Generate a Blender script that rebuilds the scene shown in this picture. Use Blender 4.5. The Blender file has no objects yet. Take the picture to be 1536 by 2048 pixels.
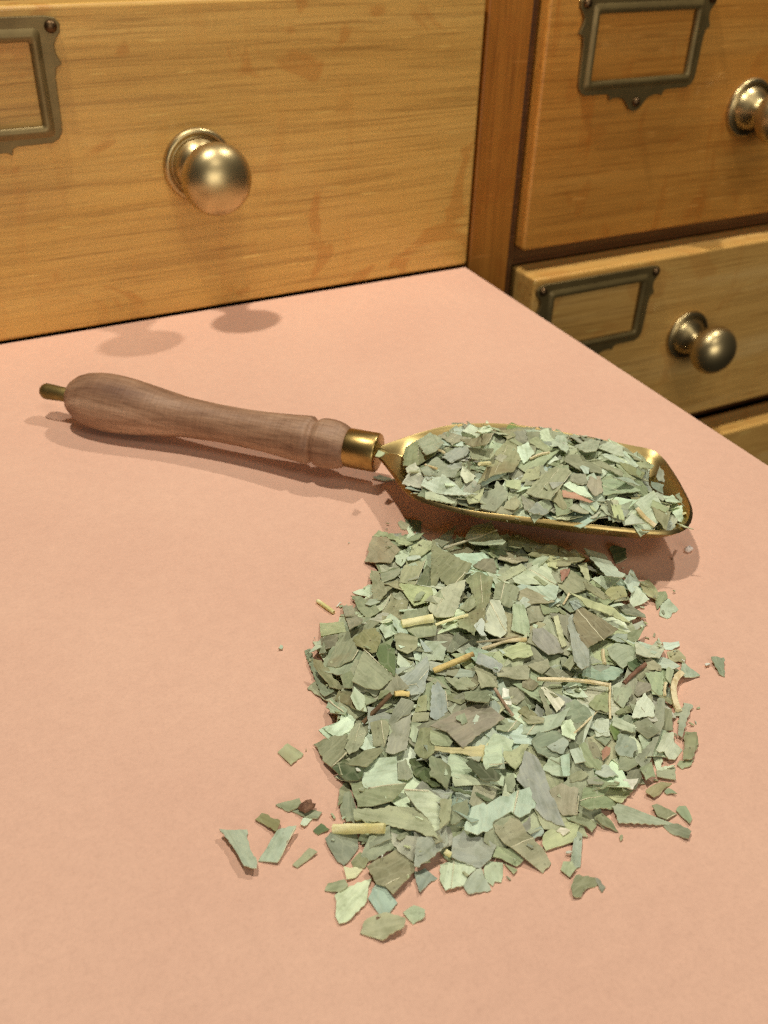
import bpy, math, random
import numpy as np
from mathutils import Matrix, Vector, geometry

# ------------------------------------------------------------------ scene, camera, light
random.seed(7); rng = np.random.default_rng(7)
U = 0.15                                   # one layout unit is 150 mm; meshes are written in units and scaled
sc = bpy.context.scene; col = sc.collection
CAM = np.array([0.0, -2.294, 1.0])
ROT = np.array([[0.8942787616, -0.4468027306, 0.0251558431],
                [-0.236097791, -0.5188112728, -0.8216402475],
                [0.3801622412, 0.7288361841, -0.5694510402]])   # rows: right, down, forward
FOC = 1920.62                              # focal length in pixels of a 1536 x 2048 frame
cd = bpy.data.cameras.new('camera'); cam = bpy.data.objects.new('camera', cd); col.objects.link(cam)
cd.sensor_fit = 'VERTICAL'; cd.sensor_height = 24.0; cd.sensor_width = 18.0; cd.lens = FOC / 2048 * 24.0
cd.clip_start = 0.005; cd.clip_end = 50
mw = Matrix([[ROT[0][i], -ROT[1][i], -ROT[2][i], CAM[i] * U] for i in range(3)] + [[0, 0, 0, 1]])
cam.matrix_world = mw
cd.dof.use_dof = True; cd.dof.focus_distance = 1.40 * U; cd.dof.aperture_fstop = 17.0
sc.camera = cam
sc.cycles.use_denoising = False; sc.cycles.filter_width = 1.15; sc.cycles.sample_clamp_indirect = 1.5
w = bpy.data.worlds.new('World'); sc.world = w; w.use_nodes = True
w.node_tree.nodes['Background'].inputs[0].default_value = (1.0, 0.93, 0.84, 1)
w.node_tree.nodes['Background'].inputs[1].default_value = 0.012
sc.view_settings.view_transform = 'Standard'; sc.view_settings.look = 'None'
sc.view_settings.exposure = 0.0; sc.view_settings.gamma = 1.0

def lamp(name, loc, power, color, radius):
    l = bpy.data.lights.new(name, 'POINT'); l.energy = power; l.color = color; l.shadow_soft_size = radius
    o = bpy.data.objects.new(name, l); col.objects.link(o); o.location = [c * U for c in loc]; return o
lamp('ceiling_spot', (0.05, -0.40, 4.27), 9.3, (1.0, 0.955, 0.88), 0.014)
lamp('ceiling_spot', (2.98, -0.14, 4.27), 7.7, (1.0, 0.965, 0.90), 0.014)
al = bpy.data.lights.new('fill_panel', 'AREA'); al.shape = 'RECTANGLE'; al.size = 1.0; al.size_y = 0.6  # added fill light, low behind the camera, to brighten the drawer fronts
al.energy = 9; al.color = (1.0, 0.95, 0.87)
ao = bpy.data.objects.new('fill_panel', al); col.objects.link(ao)
ao.location = (-0.15, -1.75, 0.34)
ao.rotation_euler = (Vector((0.12, -0.1, 0.0)) - Vector(ao.location)).to_track_quat('-Z', 'Y').to_euler()

al2 = bpy.data.lights.new('fill_panel', 'AREA'); al2.shape = 'RECTANGLE'; al2.size = 0.35; al2.size_y = 0.25  # added unseen soft panel, higher up, for the soft shadow below the knob
al2.energy = 1.7; al2.color = (1.0, 0.95, 0.87)
ao2 = bpy.data.objects.new('fill_panel', al2); col.objects.link(ao2); ao2.location = (0.12, -0.80, 0.95)
ao2.rotation_euler = (Vector((0.12, 0.0, 0.05)) - Vector(ao2.location)).to_track_quat('-Z', 'Y').to_euler()

# ------------------------------------------------------------------ helpers
def ray(px, py):
    return ROT.T @ np.array([(px - 768) / FOC, (py - 1024) / FOC, 1.0])
def on_z(px, py, z=0.0):
    r = ray(px, py); return CAM + r * ((z - CAM[2]) / r[2])
def on_plane(px, py, a, b, c):             # z = a x + b y + c
    r = ray(px, py); t = (a * CAM[0] + b * CAM[1] + c - CAM[2]) / (r[2] - a * r[0] - b * r[1]); return CAM + r * t
def project(p):
    v = ROT @ (np.asarray(p, float) - CAM); return 768 + FOC * v[0] / v[2], 1024 + FOC * v[1] / v[2]

def tag(o, label=None, cat=None, group=None, kind=None):
    if label: o['label'] = label
    if cat: o['category'] = cat
    if group: o['group'] = group
    if kind: o['kind'] = kind
    return o
def mesh_obj(name, verts, faces, mats, parent=None, loc=(0, 0, 0), smooth=False, mat_idx=None):
    me = bpy.data.meshes.new(name)
    me.from_pydata([tuple(c * U for c in v) for v in verts], [], faces)
    for m in (mats if isinstance(mats, (list, tuple)) else [mats]): me.materials.append(m)
    if smooth: me.polygons.foreach_set('use_smooth', [True] * len(me.polygons))
    if mat_idx is not None: me.polygons.foreach_set('material_index', mat_idx)
    me.update()
    o = bpy.data.objects.new(name, me); col.objects.link(o); o.location = [c * U for c in loc]
    if parent: o.parent = parent
    return o
def empty(name, loc):
    o = bpy.data.objects.new(name, None); col.objects.link(o); o.location = [c * U for c in loc]
    o.empty_display_size = 0.01; return o
def box(x0, x1, y0, y1, z0, z1):
    v = [(x, y, z) for z in (z0, z1) for y in (y0, y1) for x in (x0, x1)]
    f = [(0, 2, 3, 1), (4, 5, 7, 6), (0, 1, 5, 4), (2, 6, 7, 3), (0, 4, 6, 2), (1, 3, 7, 5)]
    return v, f
def bevel(o, wdt, seg=3):
    m = o.modifiers.new('bevel', 'BEVEL'); m.width = wdt * U; m.segments = seg; m.limit_method = 'ANGLE'
    o.data.polygons.foreach_set('use_smooth', [True] * len(o.data.polygons)); m.harden_normals = True
def lathe(profile, n, axis_o, axis_d):
    """profile: (radius, distance along the axis)"""
    d = Vector(axis_d).normalized(); a = d.orthogonal().normalized(); b = d.cross(a); o = Vector(axis_o)
    V = []; F = []
    for r, t in profile:
        for k in range(n):
            th = 2 * math.pi * k / n; V.append(tuple(o + d * t + (a * math.cos(th) + b * math.sin(th)) * r))
    for i in range(len(profile) - 1):
        for k in range(n):
            k2 = (k + 1) % n; F.append((i * n + k, i * n + k2, (i + 1) * n + k2, (i + 1) * n + k))
    F.append(tuple(range(n))[::-1]); F.append(tuple(range((len(profile) - 1) * n, len(profile) * n)))
    return V, F
def spline(pts, n):
    """smooth polyline (Catmull-Rom) through pts, n samples for each span"""
    P = [np.array(p, float) for p in pts]; P = [2 * P[0] - P[1]] + P + [2 * P[-1] - P[-2]]; out = []
    for i in range(1, len(P) - 2):
        for k in range(n):
            t = k / n; p0, p1, p2, p3 = P[i - 1:i + 3]
            out.append(.5 * ((2 * p1) + (p2 - p0) * t + (2 * p0 - 5 * p1 + 4 * p2 - p3) * t * t + (3 * p1 - p0 - 3 * p2 + p3) * t ** 3))
    out.append(P[-2]); return out

# ------------------------------------------------------------------ materials
class NT:
    def __init__(s, name):
        s.m = bpy.data.materials.new(name); s.m.use_nodes = True; s.t = s.m.node_tree; s.n = s.t.nodes
        s.b = s.n['Principled BSDF']
    def new(s, typ, **kw):
        nd = s.n.new(typ)
        for k, v in kw.items():
            if isinstance(k, str) and hasattr(nd, k): setattr(nd, k, v)
        return nd
    def link(s, a, b): s.t.links.new(a, b)
    def noise(s, vec, scale, detail=3.0, rough=.55, dist=0.0):
        nd = s.n.new('ShaderNodeTexNoise'); nd.inputs['Scale'].default_value = scale
        nd.inputs['Detail'].default_value = detail; nd.inputs['Roughness'].default_value = rough
        nd.inputs['Distortion'].default_value = dist; s.link(vec, nd.inputs['Vector']); return nd.outputs['Fac']
    def mapping(s, vec, scale, loc=(0, 0, 0)):
        nd = s.n.new('ShaderNodeMapping'); nd.inputs['Scale'].default_value = scale; nd.inputs['Location'].default_value = loc
        s.link(vec, nd.inputs['Vector']); return nd.outputs['Vector']
    def ramp(s, fac, stops):
        nd = s.n.new('ShaderNodeValToRGB'); e = nd.color_ramp.elements
        while len(e) > len(stops): e.remove(e[-1])
        while len(e) < len(stops): e.new(1)
        for el, (p, c) in zip(e, stops):
            el.position = p; el.color = (*c, 1) if len(c) == 3 else c
        s.link(fac, nd.inputs['Fac']); return nd.outputs['Color']
    def mix(s, fac, a, b, mode='MIX'):
        nd = s.n.new('ShaderNodeMix'); nd.data_type = 'RGBA'; nd.blend_type = mode
        for key, v in (('Factor', fac), ('A', a), ('B', b)):
            sock = [i for i in nd.inputs if i.name == key and i.enabled][0]
            if isinstance(v, (int, float)): sock.default_value = v
            elif isinstance(v, (tuple, list)): sock.default_value = (*v, 1)
            else: s.link(v, sock)
        return [o for o in nd.outputs if o.enabled][0]
    def math(s, op, a, b=0.0):
        nd = s.n.new('ShaderNodeMath'); nd.operation = op
        for i, v in enumerate((a, b)):
            if isinstance(v, (int, float)): nd.inputs[i].default_value = v
            else: s.link(v, nd.inputs[i])
        return nd.outputs[0]
    def bump(s, h, strength, dist):
        nd = s.n.new('ShaderNodeBump'); nd.inputs['Strength'].default_value = strength
        nd.inputs['Distance'].default_value = dist; s.link(h, nd.inputs['Height']); s.link(nd.outputs['Normal'], s.b.inputs['Normal'])
    def coord(s, which='Object'):
        nd = s.n.new('ShaderNodeTexCoord'); return nd.outputs[which]
    def set(s, color=None, rough=None, metal=None, spec=None, coat=None):
        for k, v in (('Base Color', color), ('Roughness', rough), ('Metallic', metal), ('Specular IOR Level', spec), ('Coat Weight', coat)):
            if v is None: continue
            if isinstance(v, (int, float)): s.b.inputs[k].default_value = v
            elif isinstance(v, tuple): s.b.inputs[k].default_value = (*v, 1)
            else: s.link(v, s.b.inputs[k])
        return s.m

def wood(name, c_dark, c_mid, c_light, grain='X', rough=.42, coat=.25, fleck=.5, stain=.6, off=(0, 0, 0), pores=1.0):
    t = NT(name); co = t.coord()
    def g(long, cross):                     # noise scale along / across the grain, per metre
        return {'X': (long, cross, cross), 'Z': (cross, cross, long), 'Y': (cross, long, cross)}[grain]
    warp = t.noise(t.mapping(co, g(3, 9), off), 1, 2)
    wv = t.n.new('ShaderNodeVectorMath'); wv.operation = 'MULTIPLY_ADD'
    cmb = t.n.new('ShaderNodeCombineXYZ')
    for i in range(3): t.link(warp, cmb.inputs[i])
    t.link(cmb.outputs[0], wv.inputs[0]); wv.inputs[1].default_value = {'X': (0, .012, .012), 'Z': (.012, .012, 0), 'Y': (.012, 0, .012)}[grain]
    t.link(co, wv.inputs[2]); cw = wv.outputs[0]
    broad = t.noise(t.mapping(cw, g(3, 55), off), 1, 4, .6)
    fine = t.noise(t.mapping(cw, g(10, 620), off), 1, 5, .78)
    base = t.mix(.45, t.ramp(broad, [(.28, c_dark), (.5, c_mid), (.74, c_light)]), c_mid)
    streak = t.ramp(fine, [(.33, (.55, .47, .38)), (.52, (1, 1, 1)), (.75, (1.08, 1.06, 1.02))])
    c = t.mix(.62 * pores, base, streak, 'MULTIPLY')
    pore = t.noise(t.mapping(cw, g(26, 900), off), 1, 2, .5)
    c = t.mix(.5 * pores, c, t.ramp(pore, [(.28, (.45, .36, .25)), (.42, (1, 1, 1))]), 'MULTIPLY')
    if fleck:                               # medullary flecks, roughly across the grain
        fl = t.noise(t.mapping(co, {'X': (130, 30, 26), 'Z': (26, 30, 130), 'Y': (30, 130, 26)}[grain], off), 1, 1.5, .5, .6)
        c = t.mix(t.math('MULTIPLY', t.ramp(fl, [(.60, (0, 0, 0)), (.72, (1, 1, 1))]), .42 * fleck), c, tuple(x * y for x, y in zip(c_mid, (.78, .52, .28))))
    if stain:
        st = t.noise(t.mapping(co, (1, 1, 1), off), 30, 2.5, .5, 1.6)
        c = t.mix(t.math('MULTIPLY', t.ramp(st, [(.60, (0, 0, 0)), (.655, (1, 1, 1))]), .55 * stain), c, tuple(x * y for x, y in zip(c_mid, (.72, .50, .32))))
    sc_ = t.noise(t.mapping(co, (60, 600, 700), off), 1, 1, .4)
    c = t.mix(t.math('MULTIPLY', t.ramp(sc_, [(.70, (0, 0, 0)), (.76, (1, 1, 1))]), .35), c, tuple(min(1, x * 1.7 + .04) for x in c_mid))
    t.bump(fine, .25, .0005)
    r = t.n.new('ShaderNodeMapRange'); r.inputs['To Min'].default_value = rough - .08; r.inputs['To Max'].default_value = rough + .14
    t.link(broad, r.inputs['Value'])
    return t.set(color=c, rough=r.outputs[0], coat=coat, spec=.4)

def srgb(r, g, b, k=1.0):
    f = lambda v: (v / 255 / 12.92 if v / 255 <= .04045 else ((v / 255 + .055) / 1.055) ** 2.4) * k
    return (f(r), f(g), f(b))

W_DRAWER = wood('honey_oak', srgb(194, 147, 70), srgb(214, 168, 86), srgb(230, 190, 108), 'X', fleck=.35, stain=.9)
W_DRAWER_R = wood('flecked_oak', srgb(184, 120, 46), srgb(206, 142, 60), srgb(222, 168, 84), 'X', fleck=1.0, stain=.5, off=(3.1, 1.2, .4))
W_DRAWER_L = wood('pale_oak', srgb(200, 148, 72), srgb(224, 174, 94), srgb(240, 202, 132), 'X', fleck=.3, stain=.5, off=(1.7, 5.2, 2.4))
W_STILE = wood('brown_oak', srgb(156, 94, 30), srgb(178, 114, 40), srgb(194, 132, 52), 'Z', fleck=.2, stain=.4, off=(.7, .2, 4.4))
W_DARK = wood('dark_oak', srgb(70, 42, 18), srgb(92, 57, 25), srgb(110, 70, 32), 'X', fleck=0, stain=.2)
W_BOARD = wood('plain_board', srgb(140, 108, 70), srgb(170, 136, 92), srgb(190, 156, 112), 'X', fleck=0, stain=.2)

def metal(name, col_a, col_b, rough, tarn=.5, scale=60, metal=1.0):
    t = NT(name); co = t.coord()
    n1 = t.noise(co, scale, 4, .6); n2 = t.noise(co, scale * 6, 3, .6)
    c = t.mix(t.math('MULTIPLY', t.ramp(n1, [(.35, (0, 0, 0)), (.7, (1, 1, 1))]), tarn), col_a, col_b)
    mr = t.n.new('ShaderNodeMapRange'); mr.inputs['To Min'].default_value = rough - .06; mr.inputs['To Max'].default_value = rough + .14
    t.link(n1, mr.inputs['Value']); t.bump(n2, .06, .0003)
    return t.set(color=c, rough=mr.outputs[0], metal=metal)
BRASS = metal('scoop_brass', srgb(206, 180, 118), srgb(146, 122, 72), .32, .6, 60)
FERRULE = metal('ferrule_brass', srgb(186, 158, 98), srgb(128, 98, 52), .32, .8, 130)
KNOB = metal('knob_brass', srgb(200, 178, 128), srgb(148, 126, 82), .35, .6, 70, .95)
PLATE = metal('aged_brass', srgb(132, 112, 68), srgb(98, 80, 44), .42, .7, 80, .55)
TANG = metal('dull_brass', srgb(142, 124, 76), srgb(98, 82, 46), .55, .7, 120)
RIVET = metal('rivet_bronze', srgb(112, 88, 60), srgb(80, 60, 40), .4, .5, 200)

def card_mat():
    t = NT('salmon_card'); co = t.coord()
    a = t.noise(co, 1100, 4, .75); b = t.noise(co, 22, 3, .5); f = t.noise(t.mapping(co, (500, 2600, 1)), 1, 2, .6)
    c = t.ramp(b, [(.3, srgb(227, 181, 153)), (.7, srgb(232, 187, 158))])
    d = t.noise(co, 300, 3, .6)
    c = t.mix(.42, c, t.ramp(a, [(.32, (.84, .83, .82)), (.5, (1, 1, 1)), (.70, (1.10, 1.09, 1.08))]), 'MULTIPLY')
    c = t.mix(.5, c, t.ramp(d, [(.3, (.93, .92, .92)), (.7, (1.05, 1.05, 1.05))]), 'MULTIPLY')
    h = t.math('ADD', a, t.math('MULTIPLY', f, .5)); t.bump(h, .25, .00012)
    return t.set(color=c, rough=.78, spec=.22)
CARD = card_mat()

def leaf_mat(name, edge=False):
    t = NT(name)
    at = t.n.new('ShaderNodeAttribute'); at.attribute_name = 'tint'; lc = t.n.new('ShaderNodeAttribute'); lc.attribute_name = 'leaf_co'
    tint = at.outputs['Color']; amt = at.outputs['Alpha']; v = lc.outputs['Vector']
    if edge:
        return t.set(color=t.mix(.45, tint, srgb(205, 196, 150)), rough=.8, spec=.2)
    mott = t.noise(v, 240, 5, .7)
    c = t.mix(.9, tint, t.ramp(mott, [(.28, (.62, .64, .56)), (.5, (1, 1, 1)), (.72, (1.22, 1.20, 1.18))]), 'MULTIPLY')
    vein = t.noise(t.mapping(v, (90, 1000, 1)), 1, 3, .6, .6)        # fine parallel side veins
    c = t.mix(.75, c, t.ramp(vein, [(.34, (.76, .77, .70)), (.5, (1, 1, 1)), (.72, (1.13, 1.13, 1.08))]), 'MULTIPLY')
    ve = t.n.new('ShaderNodeTexVoronoi'); ve.feature = 'DISTANCE_TO_EDGE'; ve.inputs['Scale'].default_value = 1
    t.link(t.mapping(v, (210, 430, 210)), ve.inputs['Vector'])
    net = t.ramp(ve.outputs['Distance'], [(.0, (1, 1, 1)), (.075, (0, 0, 0))])
    c = t.mix(t.math('MULTIPLY', net, .17), c, srgb(206, 206, 168))
    bl = t.noise(v, 75, 3, .6, .5)                                     # brown, sun-scorched patches
    c = t.mix(t.math('MULTIPLY', t.ramp(bl, [(.52, (0, 0, 0)), (.70, (1, 1, 1))]), t.math('MULTIPLY', amt, .75)), c, srgb(134, 108, 70))
    vo = t.n.new('ShaderNodeTexVoronoi'); vo.inputs['Scale'].default_value = 780; t.link(v, vo.inputs['Vector'])
    dots = t.ramp(vo.outputs['Distance'], [(.13, (1, 1, 1)), (.24, (0, 0, 0))])
    sel = t.ramp(vo.outputs['Color'], [(.60, (0, 0, 0)), (.66, (1, 1, 1))])
    c = t.mix(t.math('MULTIPLY', t.math('MULTIPLY', dots, sel), t.math('ADD', t.math('MULTIPLY', amt, .7), .15)), c, srgb(74, 62, 42))
    t.bump(t.math('ADD', vein, t.math('MULTIPLY', mott, 1.2)), .35, .00025)
    return t.set(color=c, rough=.62, spec=.3)
LEAF = leaf_mat('dried_leaf'); LEAF_EDGE = leaf_mat('leaf_cut_edge', True)

def stem_mat(name, ca, cb, cc):
    t = NT(name); co = t.coord()
    n = t.noise(co, 420, 4, .65); m = t.noise(co, 130, 2, .5)
    c = t.ramp(n, [(.30, cb), (.5, ca), (.75, tuple(min(1, x * 1.12) for x in ca))])
    c = t.mix(t.math('MULTIPLY', t.ramp(m, [(.55, (0, 0, 0)), (.66, (1, 1, 1))]), .75), c, cc)
    t.bump(n, .6, .0005); return t.set(color=c, rough=.7, spec=.25)
STEMS = {'l': stem_mat('pale_yellow_stem', srgb(244, 236, 178), srgb(224, 210, 136), srgb(214, 202, 122)),
         's': stem_mat('straw_stem', srgb(236, 220, 174), srgb(196, 172, 118), srgb(212, 188, 126)),
         't': stem_mat('grey_straw_stem', srgb(184, 172, 136), srgb(130, 120, 90), srgb(160, 146, 110)),
         'q': stem_mat('tan_stalk', srgb(196, 172, 140), srgb(134, 110, 82), srgb(150, 116, 86)),
         'n': stem_mat('brown_twig', srgb(120, 94, 64), srgb(74, 54, 36), srgb(90, 62, 42)),
         'r': stem_mat('barky_twig', srgb(234, 208, 134), srgb(192, 154, 92), srgb(128, 92, 62)),
         'k': stem_mat('reddish_twig', srgb(140, 104, 80), srgb(96, 66, 50), srgb(116, 82, 62)),
         'm': stem_mat('midrib_cream', srgb(228, 222, 186), srgb(206, 198, 156), srgb(216, 208, 166))}

# ------------------------------------------------------------------ cabinet
frame = empty('cabinet_frame', (1.54, 0.03, -1.5))
tag(frame, 'brown oak cabinet frame with upright stile between the drawer columns', 'cabinet')
def part(name, b, mat, parent, bev=0.0):
    v, f = box(*b); px = [parent.location[i] / U for i in range(3)]
    o = mesh_obj(name, [tuple(q[i] - px[i] for i in range(3)) for q in v], f, mat, parent)
    if bev: bevel(o, bev)
    return o
part('stile', (1.468, 1.606, .030, .40, -1.5, 1.1), W_STILE, frame, .006)
part('stile_edging', (1.608, 1.626, .036, .40, -1.5, 1.1), W_DARK, frame, .003)
for zr in (.765, -.012, -.745):
    part('rail', (1.628, 3.6, .062, .35, zr - .03, zr + .03), W_DARK, frame, .004)
part('rail', (-.6, 1.466, .062, .35, .830, .890), W_STILE, frame, .004)
part('back_panel', (-.7, 3.6, .41, .44, -1.5, 1.1), W_DARK, frame)

HOLD_R = [(0.0, 0.0), (.205, 0.0), (.224, -.004), (.234, -.016), (.232, -.032), (.222, -.044), (.216, -.056), (.217, -.072), (.222, -.082), (.226, -.094), (.213, -.100),
          (.209, -.120), (.207, -.205), (.205, -.228), (.196, -.243), (.180, -.250), (.105, -.251), (.096, -.256), (.093, -.268), (.080, -.262), (.060, -.263), (.044, -.268), (.032, -.280), (.022, -.293), (.010, -.301), (0, -.303)]
SLOT = [(-.167, -.046), (.167, -.046), (.167, -.214), (-.167, -.214)]
def plate_with_slot(outline, slot, y_face, thick):
    """flat plate in the xz plane with a window; returns verts, faces"""
    n = len(outline); pts = [Vector(p) for p in outline] + [Vector(p) for p in slot]
    edges = [(i, (i + 1) % n) for i in range(n)] + [(n + i, n + (i + 1) % len(slot)) for i in range(len(slot))]
    vo, eo, fo, *_ = geometry.delaunay_2d_cdt(pts, edges, [], 2, 1e-6)
    cx = sum(p[0] for p in slot) / len(slot); V = []; F = []
    sx = [p[0] for p in slot]; sz = [p[1] for p in slot]
    tri = []
    for f in fo:
        c = sum((vo[i] for i in f), Vector((0, 0))) / len(f)
        if min(sx) < c.x < max(sx) and min(sz) < c.y < max(sz): continue
        tri.append(tuple(f))
    m = len(vo)
    V = [(p.x, y_face, p.y) for p in vo] + [(p.x, y_face + thick, p.y) for p in vo]
    F = [t for t in tri] + [tuple(m + i for i in reversed(t)) for t in tri]
    cnt = {}
    for t in tri:
        for a, b in zip(t, t[1:] + t[:1]): cnt[(a, b)] = cnt.get((a, b), 0) + 1
    for (a, b) in cnt:
        if (b, a) not in cnt: F.append((a, m + a, m + b, b))
    return V, F
def label_holder(parent, cx, ztop, yf):
    out = HOLD_R + [(-x, z) for x, z in reversed(HOLD_R[1:-1])]
    V, F = plate_with_slot(out, SLOT, -.012, .0115)
    # raised inner frame: bottom and both sides, as a bead round the window
    o = mesh_obj('label_holder', V, F, PLATE, parent, (cx, yf, ztop)); bevel(o, .003, 2)
    def ring(x, z0, z1, r, n=5):
        p = []
        for cx_, cz_, a0 in ((x - r, z0 - r, 90), (-x + r, z0 - r, 180), (-x + r, z1 + r, 270), (x - r, z1 + r, 0)):
            for k in range(n):
                a_ = math.radians({90: 0, 180: 90, 270: 180, 0: 270}[a0] + 90 * k / (n - 1))
                p.append((cx_ + r * math.cos(a_), cz_ + r * math.sin(a_)))
        return p
    lo, li = ring(.190, -.022, -.237, .012), ring(.168, -.047, -.213, .006); m_ = len(lo)
    mid = [((a_[0] * .62 + b_[0] * .38), (a_[1] * .62 + b_[1] * .38)) for a_, b_ in zip(lo, li)]; mi2 = [((a_[0] * .25 + b_[0] * .75), (a_[1] * .25 + b_[1] * .75)) for a_, b_ in zip(lo, li)]
    V = [(x, -.0122, z) for x, z in lo] + [(x, -.0185, z) for x, z in mid] + [(x, -.0195, z) for x, z in mi2] + [(x, -.0125, z) for x, z in li]
    F = [(r_ * m_ + k, r_ * m_ + (k + 1) % m_, (r_ + 1) * m_ + (k + 1) % m_, (r_ + 1) * m_ + k) for r_ in range(3) for k in range(m_)]
    b = mesh_obj('raised_frame', V, F, PLATE, o, smooth=True); b.data.set_sharp_from_angle(angle=math.radians(60))
    for rx, rz in ((-.214, -.020), (.214, -.020), (0, -.277)):
        v, f = lathe([(.013, 0), (.013, .004), (.010, .009), (.005, .0115), (.001, .012)], 14, (rx, -.0121, rz), (0, -1, 0))
        mesh_obj('rivet', v, f, RIVET, o, smooth=True)
    return o
def knob(parent, x, z, yf):
    ro = [(.0855, -.001), (.086, .006), (.0835, .012), (.079, .016), (.074, .016), (.070, .012), (.068, .0085), (.066, .0085), (.063, .013), (.059, .024), (.052, .034), (.044, .042), (.038, .049), (.033, .056), (.030, .064), (.029, .075)]
    v, f = lathe(ro, 56, (0, 0, 0), (0, -1, 0))
    ball = []
    for i in range(0, 25):
        th = math.pi * i / 24; ball.append((max(.0008, .0815 * math.sin(th)), .134 - .062 * math.cos(th)))
    ball = [(.029, .070)] + [b for b in ball if b[0] > .03 or b[1] > .13]
    v2, f2 = lathe(ball, 56, (0, 0, 0), (0, -1, 0))
    k = mesh_obj('knob', v2, f2, KNOB, parent, (x, yf, z), smooth=True)
    mesh_obj('rosette', v, f, KNOB, k, (0, 0, 0), smooth=True)
    return k
def drawer(label, x0, x1, z0, z1, yf, mat, kx, kz, hx, hz):
    d = empty('drawer', ((x0 + x1) / 2, yf, z0)); tag(d, label, 'drawer', 'apothecary drawers')
    ox, oz = (x0 + x1) / 2, z0
    v, f = box(x0 - ox, x1 - ox, 0, .13, 0, z1 - z0)
    o = mesh_obj('drawer_front', v, f, mat, d); bevel(o, .010, 3)
    v, f = box(x0 - ox + .05, x1 - ox - .05, .1305, .36, .05, z1 - z0 - .08); mesh_obj('drawer_box', v, f, W_BOARD, d)
    if kx is not None: knob(d, kx - ox, kz - oz, 0)
    if hx is not None: label_holder(d, hx - ox, hz - oz, -.0005)
    return d
left_drawer = drawer('honey oak drawer at left, resting just above the salmon card', -.19, 1.450, .005, .716, 0.0, W_DRAWER, .669, .366, .161, .697)
left_drawer.rotation_euler.z = .0140
drawer('flecked oak drawer at upper right beyond the stile', 1.634, 3.26, .022, .725, 0.0, W_DRAWER_R, 2.412, .370, 1.958, .697)
drawer('slightly opened oak drawer at right, below the flecked drawer', 1.646, 3.27, -.672, -.045, -.060, W_DRAWER_L, 2.302, -.338, 1.886, -.062)
drawer('lowest oak drawer at right, only its top edge showing past the card', 1.646, 3.27, -1.45, -.762, -.105, W_DRAWER_L, None, None, None, None)

# ------------------------------------------------------------------ card on its board
v, f = box(-1.2, 1.441, -2.6, 0, -.008, 0.0)
skew = lambda q: (q[0], (-.020 + (q[0] + 1.2) / 2.641 * .026) if q[1] > -1 else q[1], q[2])    # the sheet lies a touch askew to the drawers
v = [skew(q) for q in v]
card = mesh_obj('card_sheet', v, f, CARD); tag(card, 'salmon pink card sheet under the scoop and the leaf heap', 'card')
v, f = box(-1.2, 1.405, -2.6, 0, -.085, -.0085); v = [(q[0], q[1] if q[1] < -1 else skew(q)[1] - .002, q[2]) for q in v]
board = mesh_obj('support_board', v, f, W_BOARD); tag(board, 'wooden board carrying the salmon card, hidden beneath it', 'board')

# ------------------------------------------------------------------ scoop
A = np.array([*on_z(236, 809, .060)]); B = np.array([*on_z(757, 906, .070)])
ax = (B - A) / np.linalg.norm(B - A); LEN = float(np.linalg.norm(B - A))
scoop = empty('herb_scoop', (A[0], A[1], 0)); tag(scoop, 'brass herb scoop with turned wooden handle, heaped with leaves', 'scoop')
base = np.array([A[0], A[1], 0])
def along(px, py):                          # distance along the handle axis whose projection is nearest to a pixel
    best = min(((math.hypot(*(np.array(project(A + ax * t)) - (px, py))), t) for t in np.linspace(-.4, LEN + .1, 700))); return best[1]
t_tang0, t_w0, t_w1, t_f1 = along(86, 778), along(141, 789), along(697, 893), LEN
hw = t_w1 - t_w0
prof = [(0.0132, 0), (0.0244, .004), (0.0357, .016), (0.0461, .040), (0.0536, .072), (0.0578, .110), (0.0592, .150), (0.0587, .190), (0.0564, .235), (0.0526, .285), (0.0484, .335), (0.0442, .385), (0.0399, .44), (0.0383, .50), (0.0369, .555), (0.0369, .61), (0.0373, .66), (0.0388, .72), (0.0412, .775), (0.0441, .825), (0.0461, .860), (0.0461, .872), (0.0435, .878), (0.0395, .884), (0.0390, .890),
        (0.0422, .897), (0.0451, .904), (0.0468, .914), (0.0473, .926), (0.0470, .942), (0.0461, .958), (0.0441, .972), (0.0412, .984), (0.0388, .992), (0.0364, 1.0)]
tt = NT('handle_wood'); co = tt.coord()
# grain runs along the handle: rotate object space so that local X follows the axis
mp = tt.n.new('ShaderNodeMapping'); mp.vector_type = 'TEXTURE'
mp.inputs['Rotation'].default_value = (0, -math.asin(ax[2]), math.atan2(ax[1], ax[0])); tt.link(co, mp.inputs['Vector']); gv = mp.outputs['Vector']
g1 = tt.noise(tt.mapping(gv, (14, 160, 160)), 1, 4, .6, .6); g2 = tt.noise(tt.mapping(gv, (130, 1500, 1500)), 1, 3, .6); g3 = tt.noise(tt.mapping(gv, (1300, 90, 90)), 1, 2, .6)
c = tt.ramp(g1, [(.30, srgb(116, 80, 56)), (.52, srgb(158, 121, 92)), (.75, srgb(192, 157, 126))])
c = tt.mix(.6, c, tt.ramp(g2, [(.32, (.62, .58, .55)), (.52, (1, 1, 1)), (.8, (1.15, 1.13, 1.1))]), 'MULTIPLY')
c = tt.mix(.28, c, tt.ramp(g3, [(.35, (.72, .7, .68)), (.55, (1, 1, 1)), (.8, (1.22, 1.2, 1.18))]), 'MULTIPLY')
tt.bump(tt.math('ADD', g2, g3), .3, .0004)
HWOOD = tt.set(color=c, rough=.55, spec=.35)
v, f = lathe([(r, t * hw) for r, t in prof], 64, A + ax * t_w0 - base, ax); mesh_obj('handle', v, f, HWOOD, scoop, smooth=True)
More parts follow.
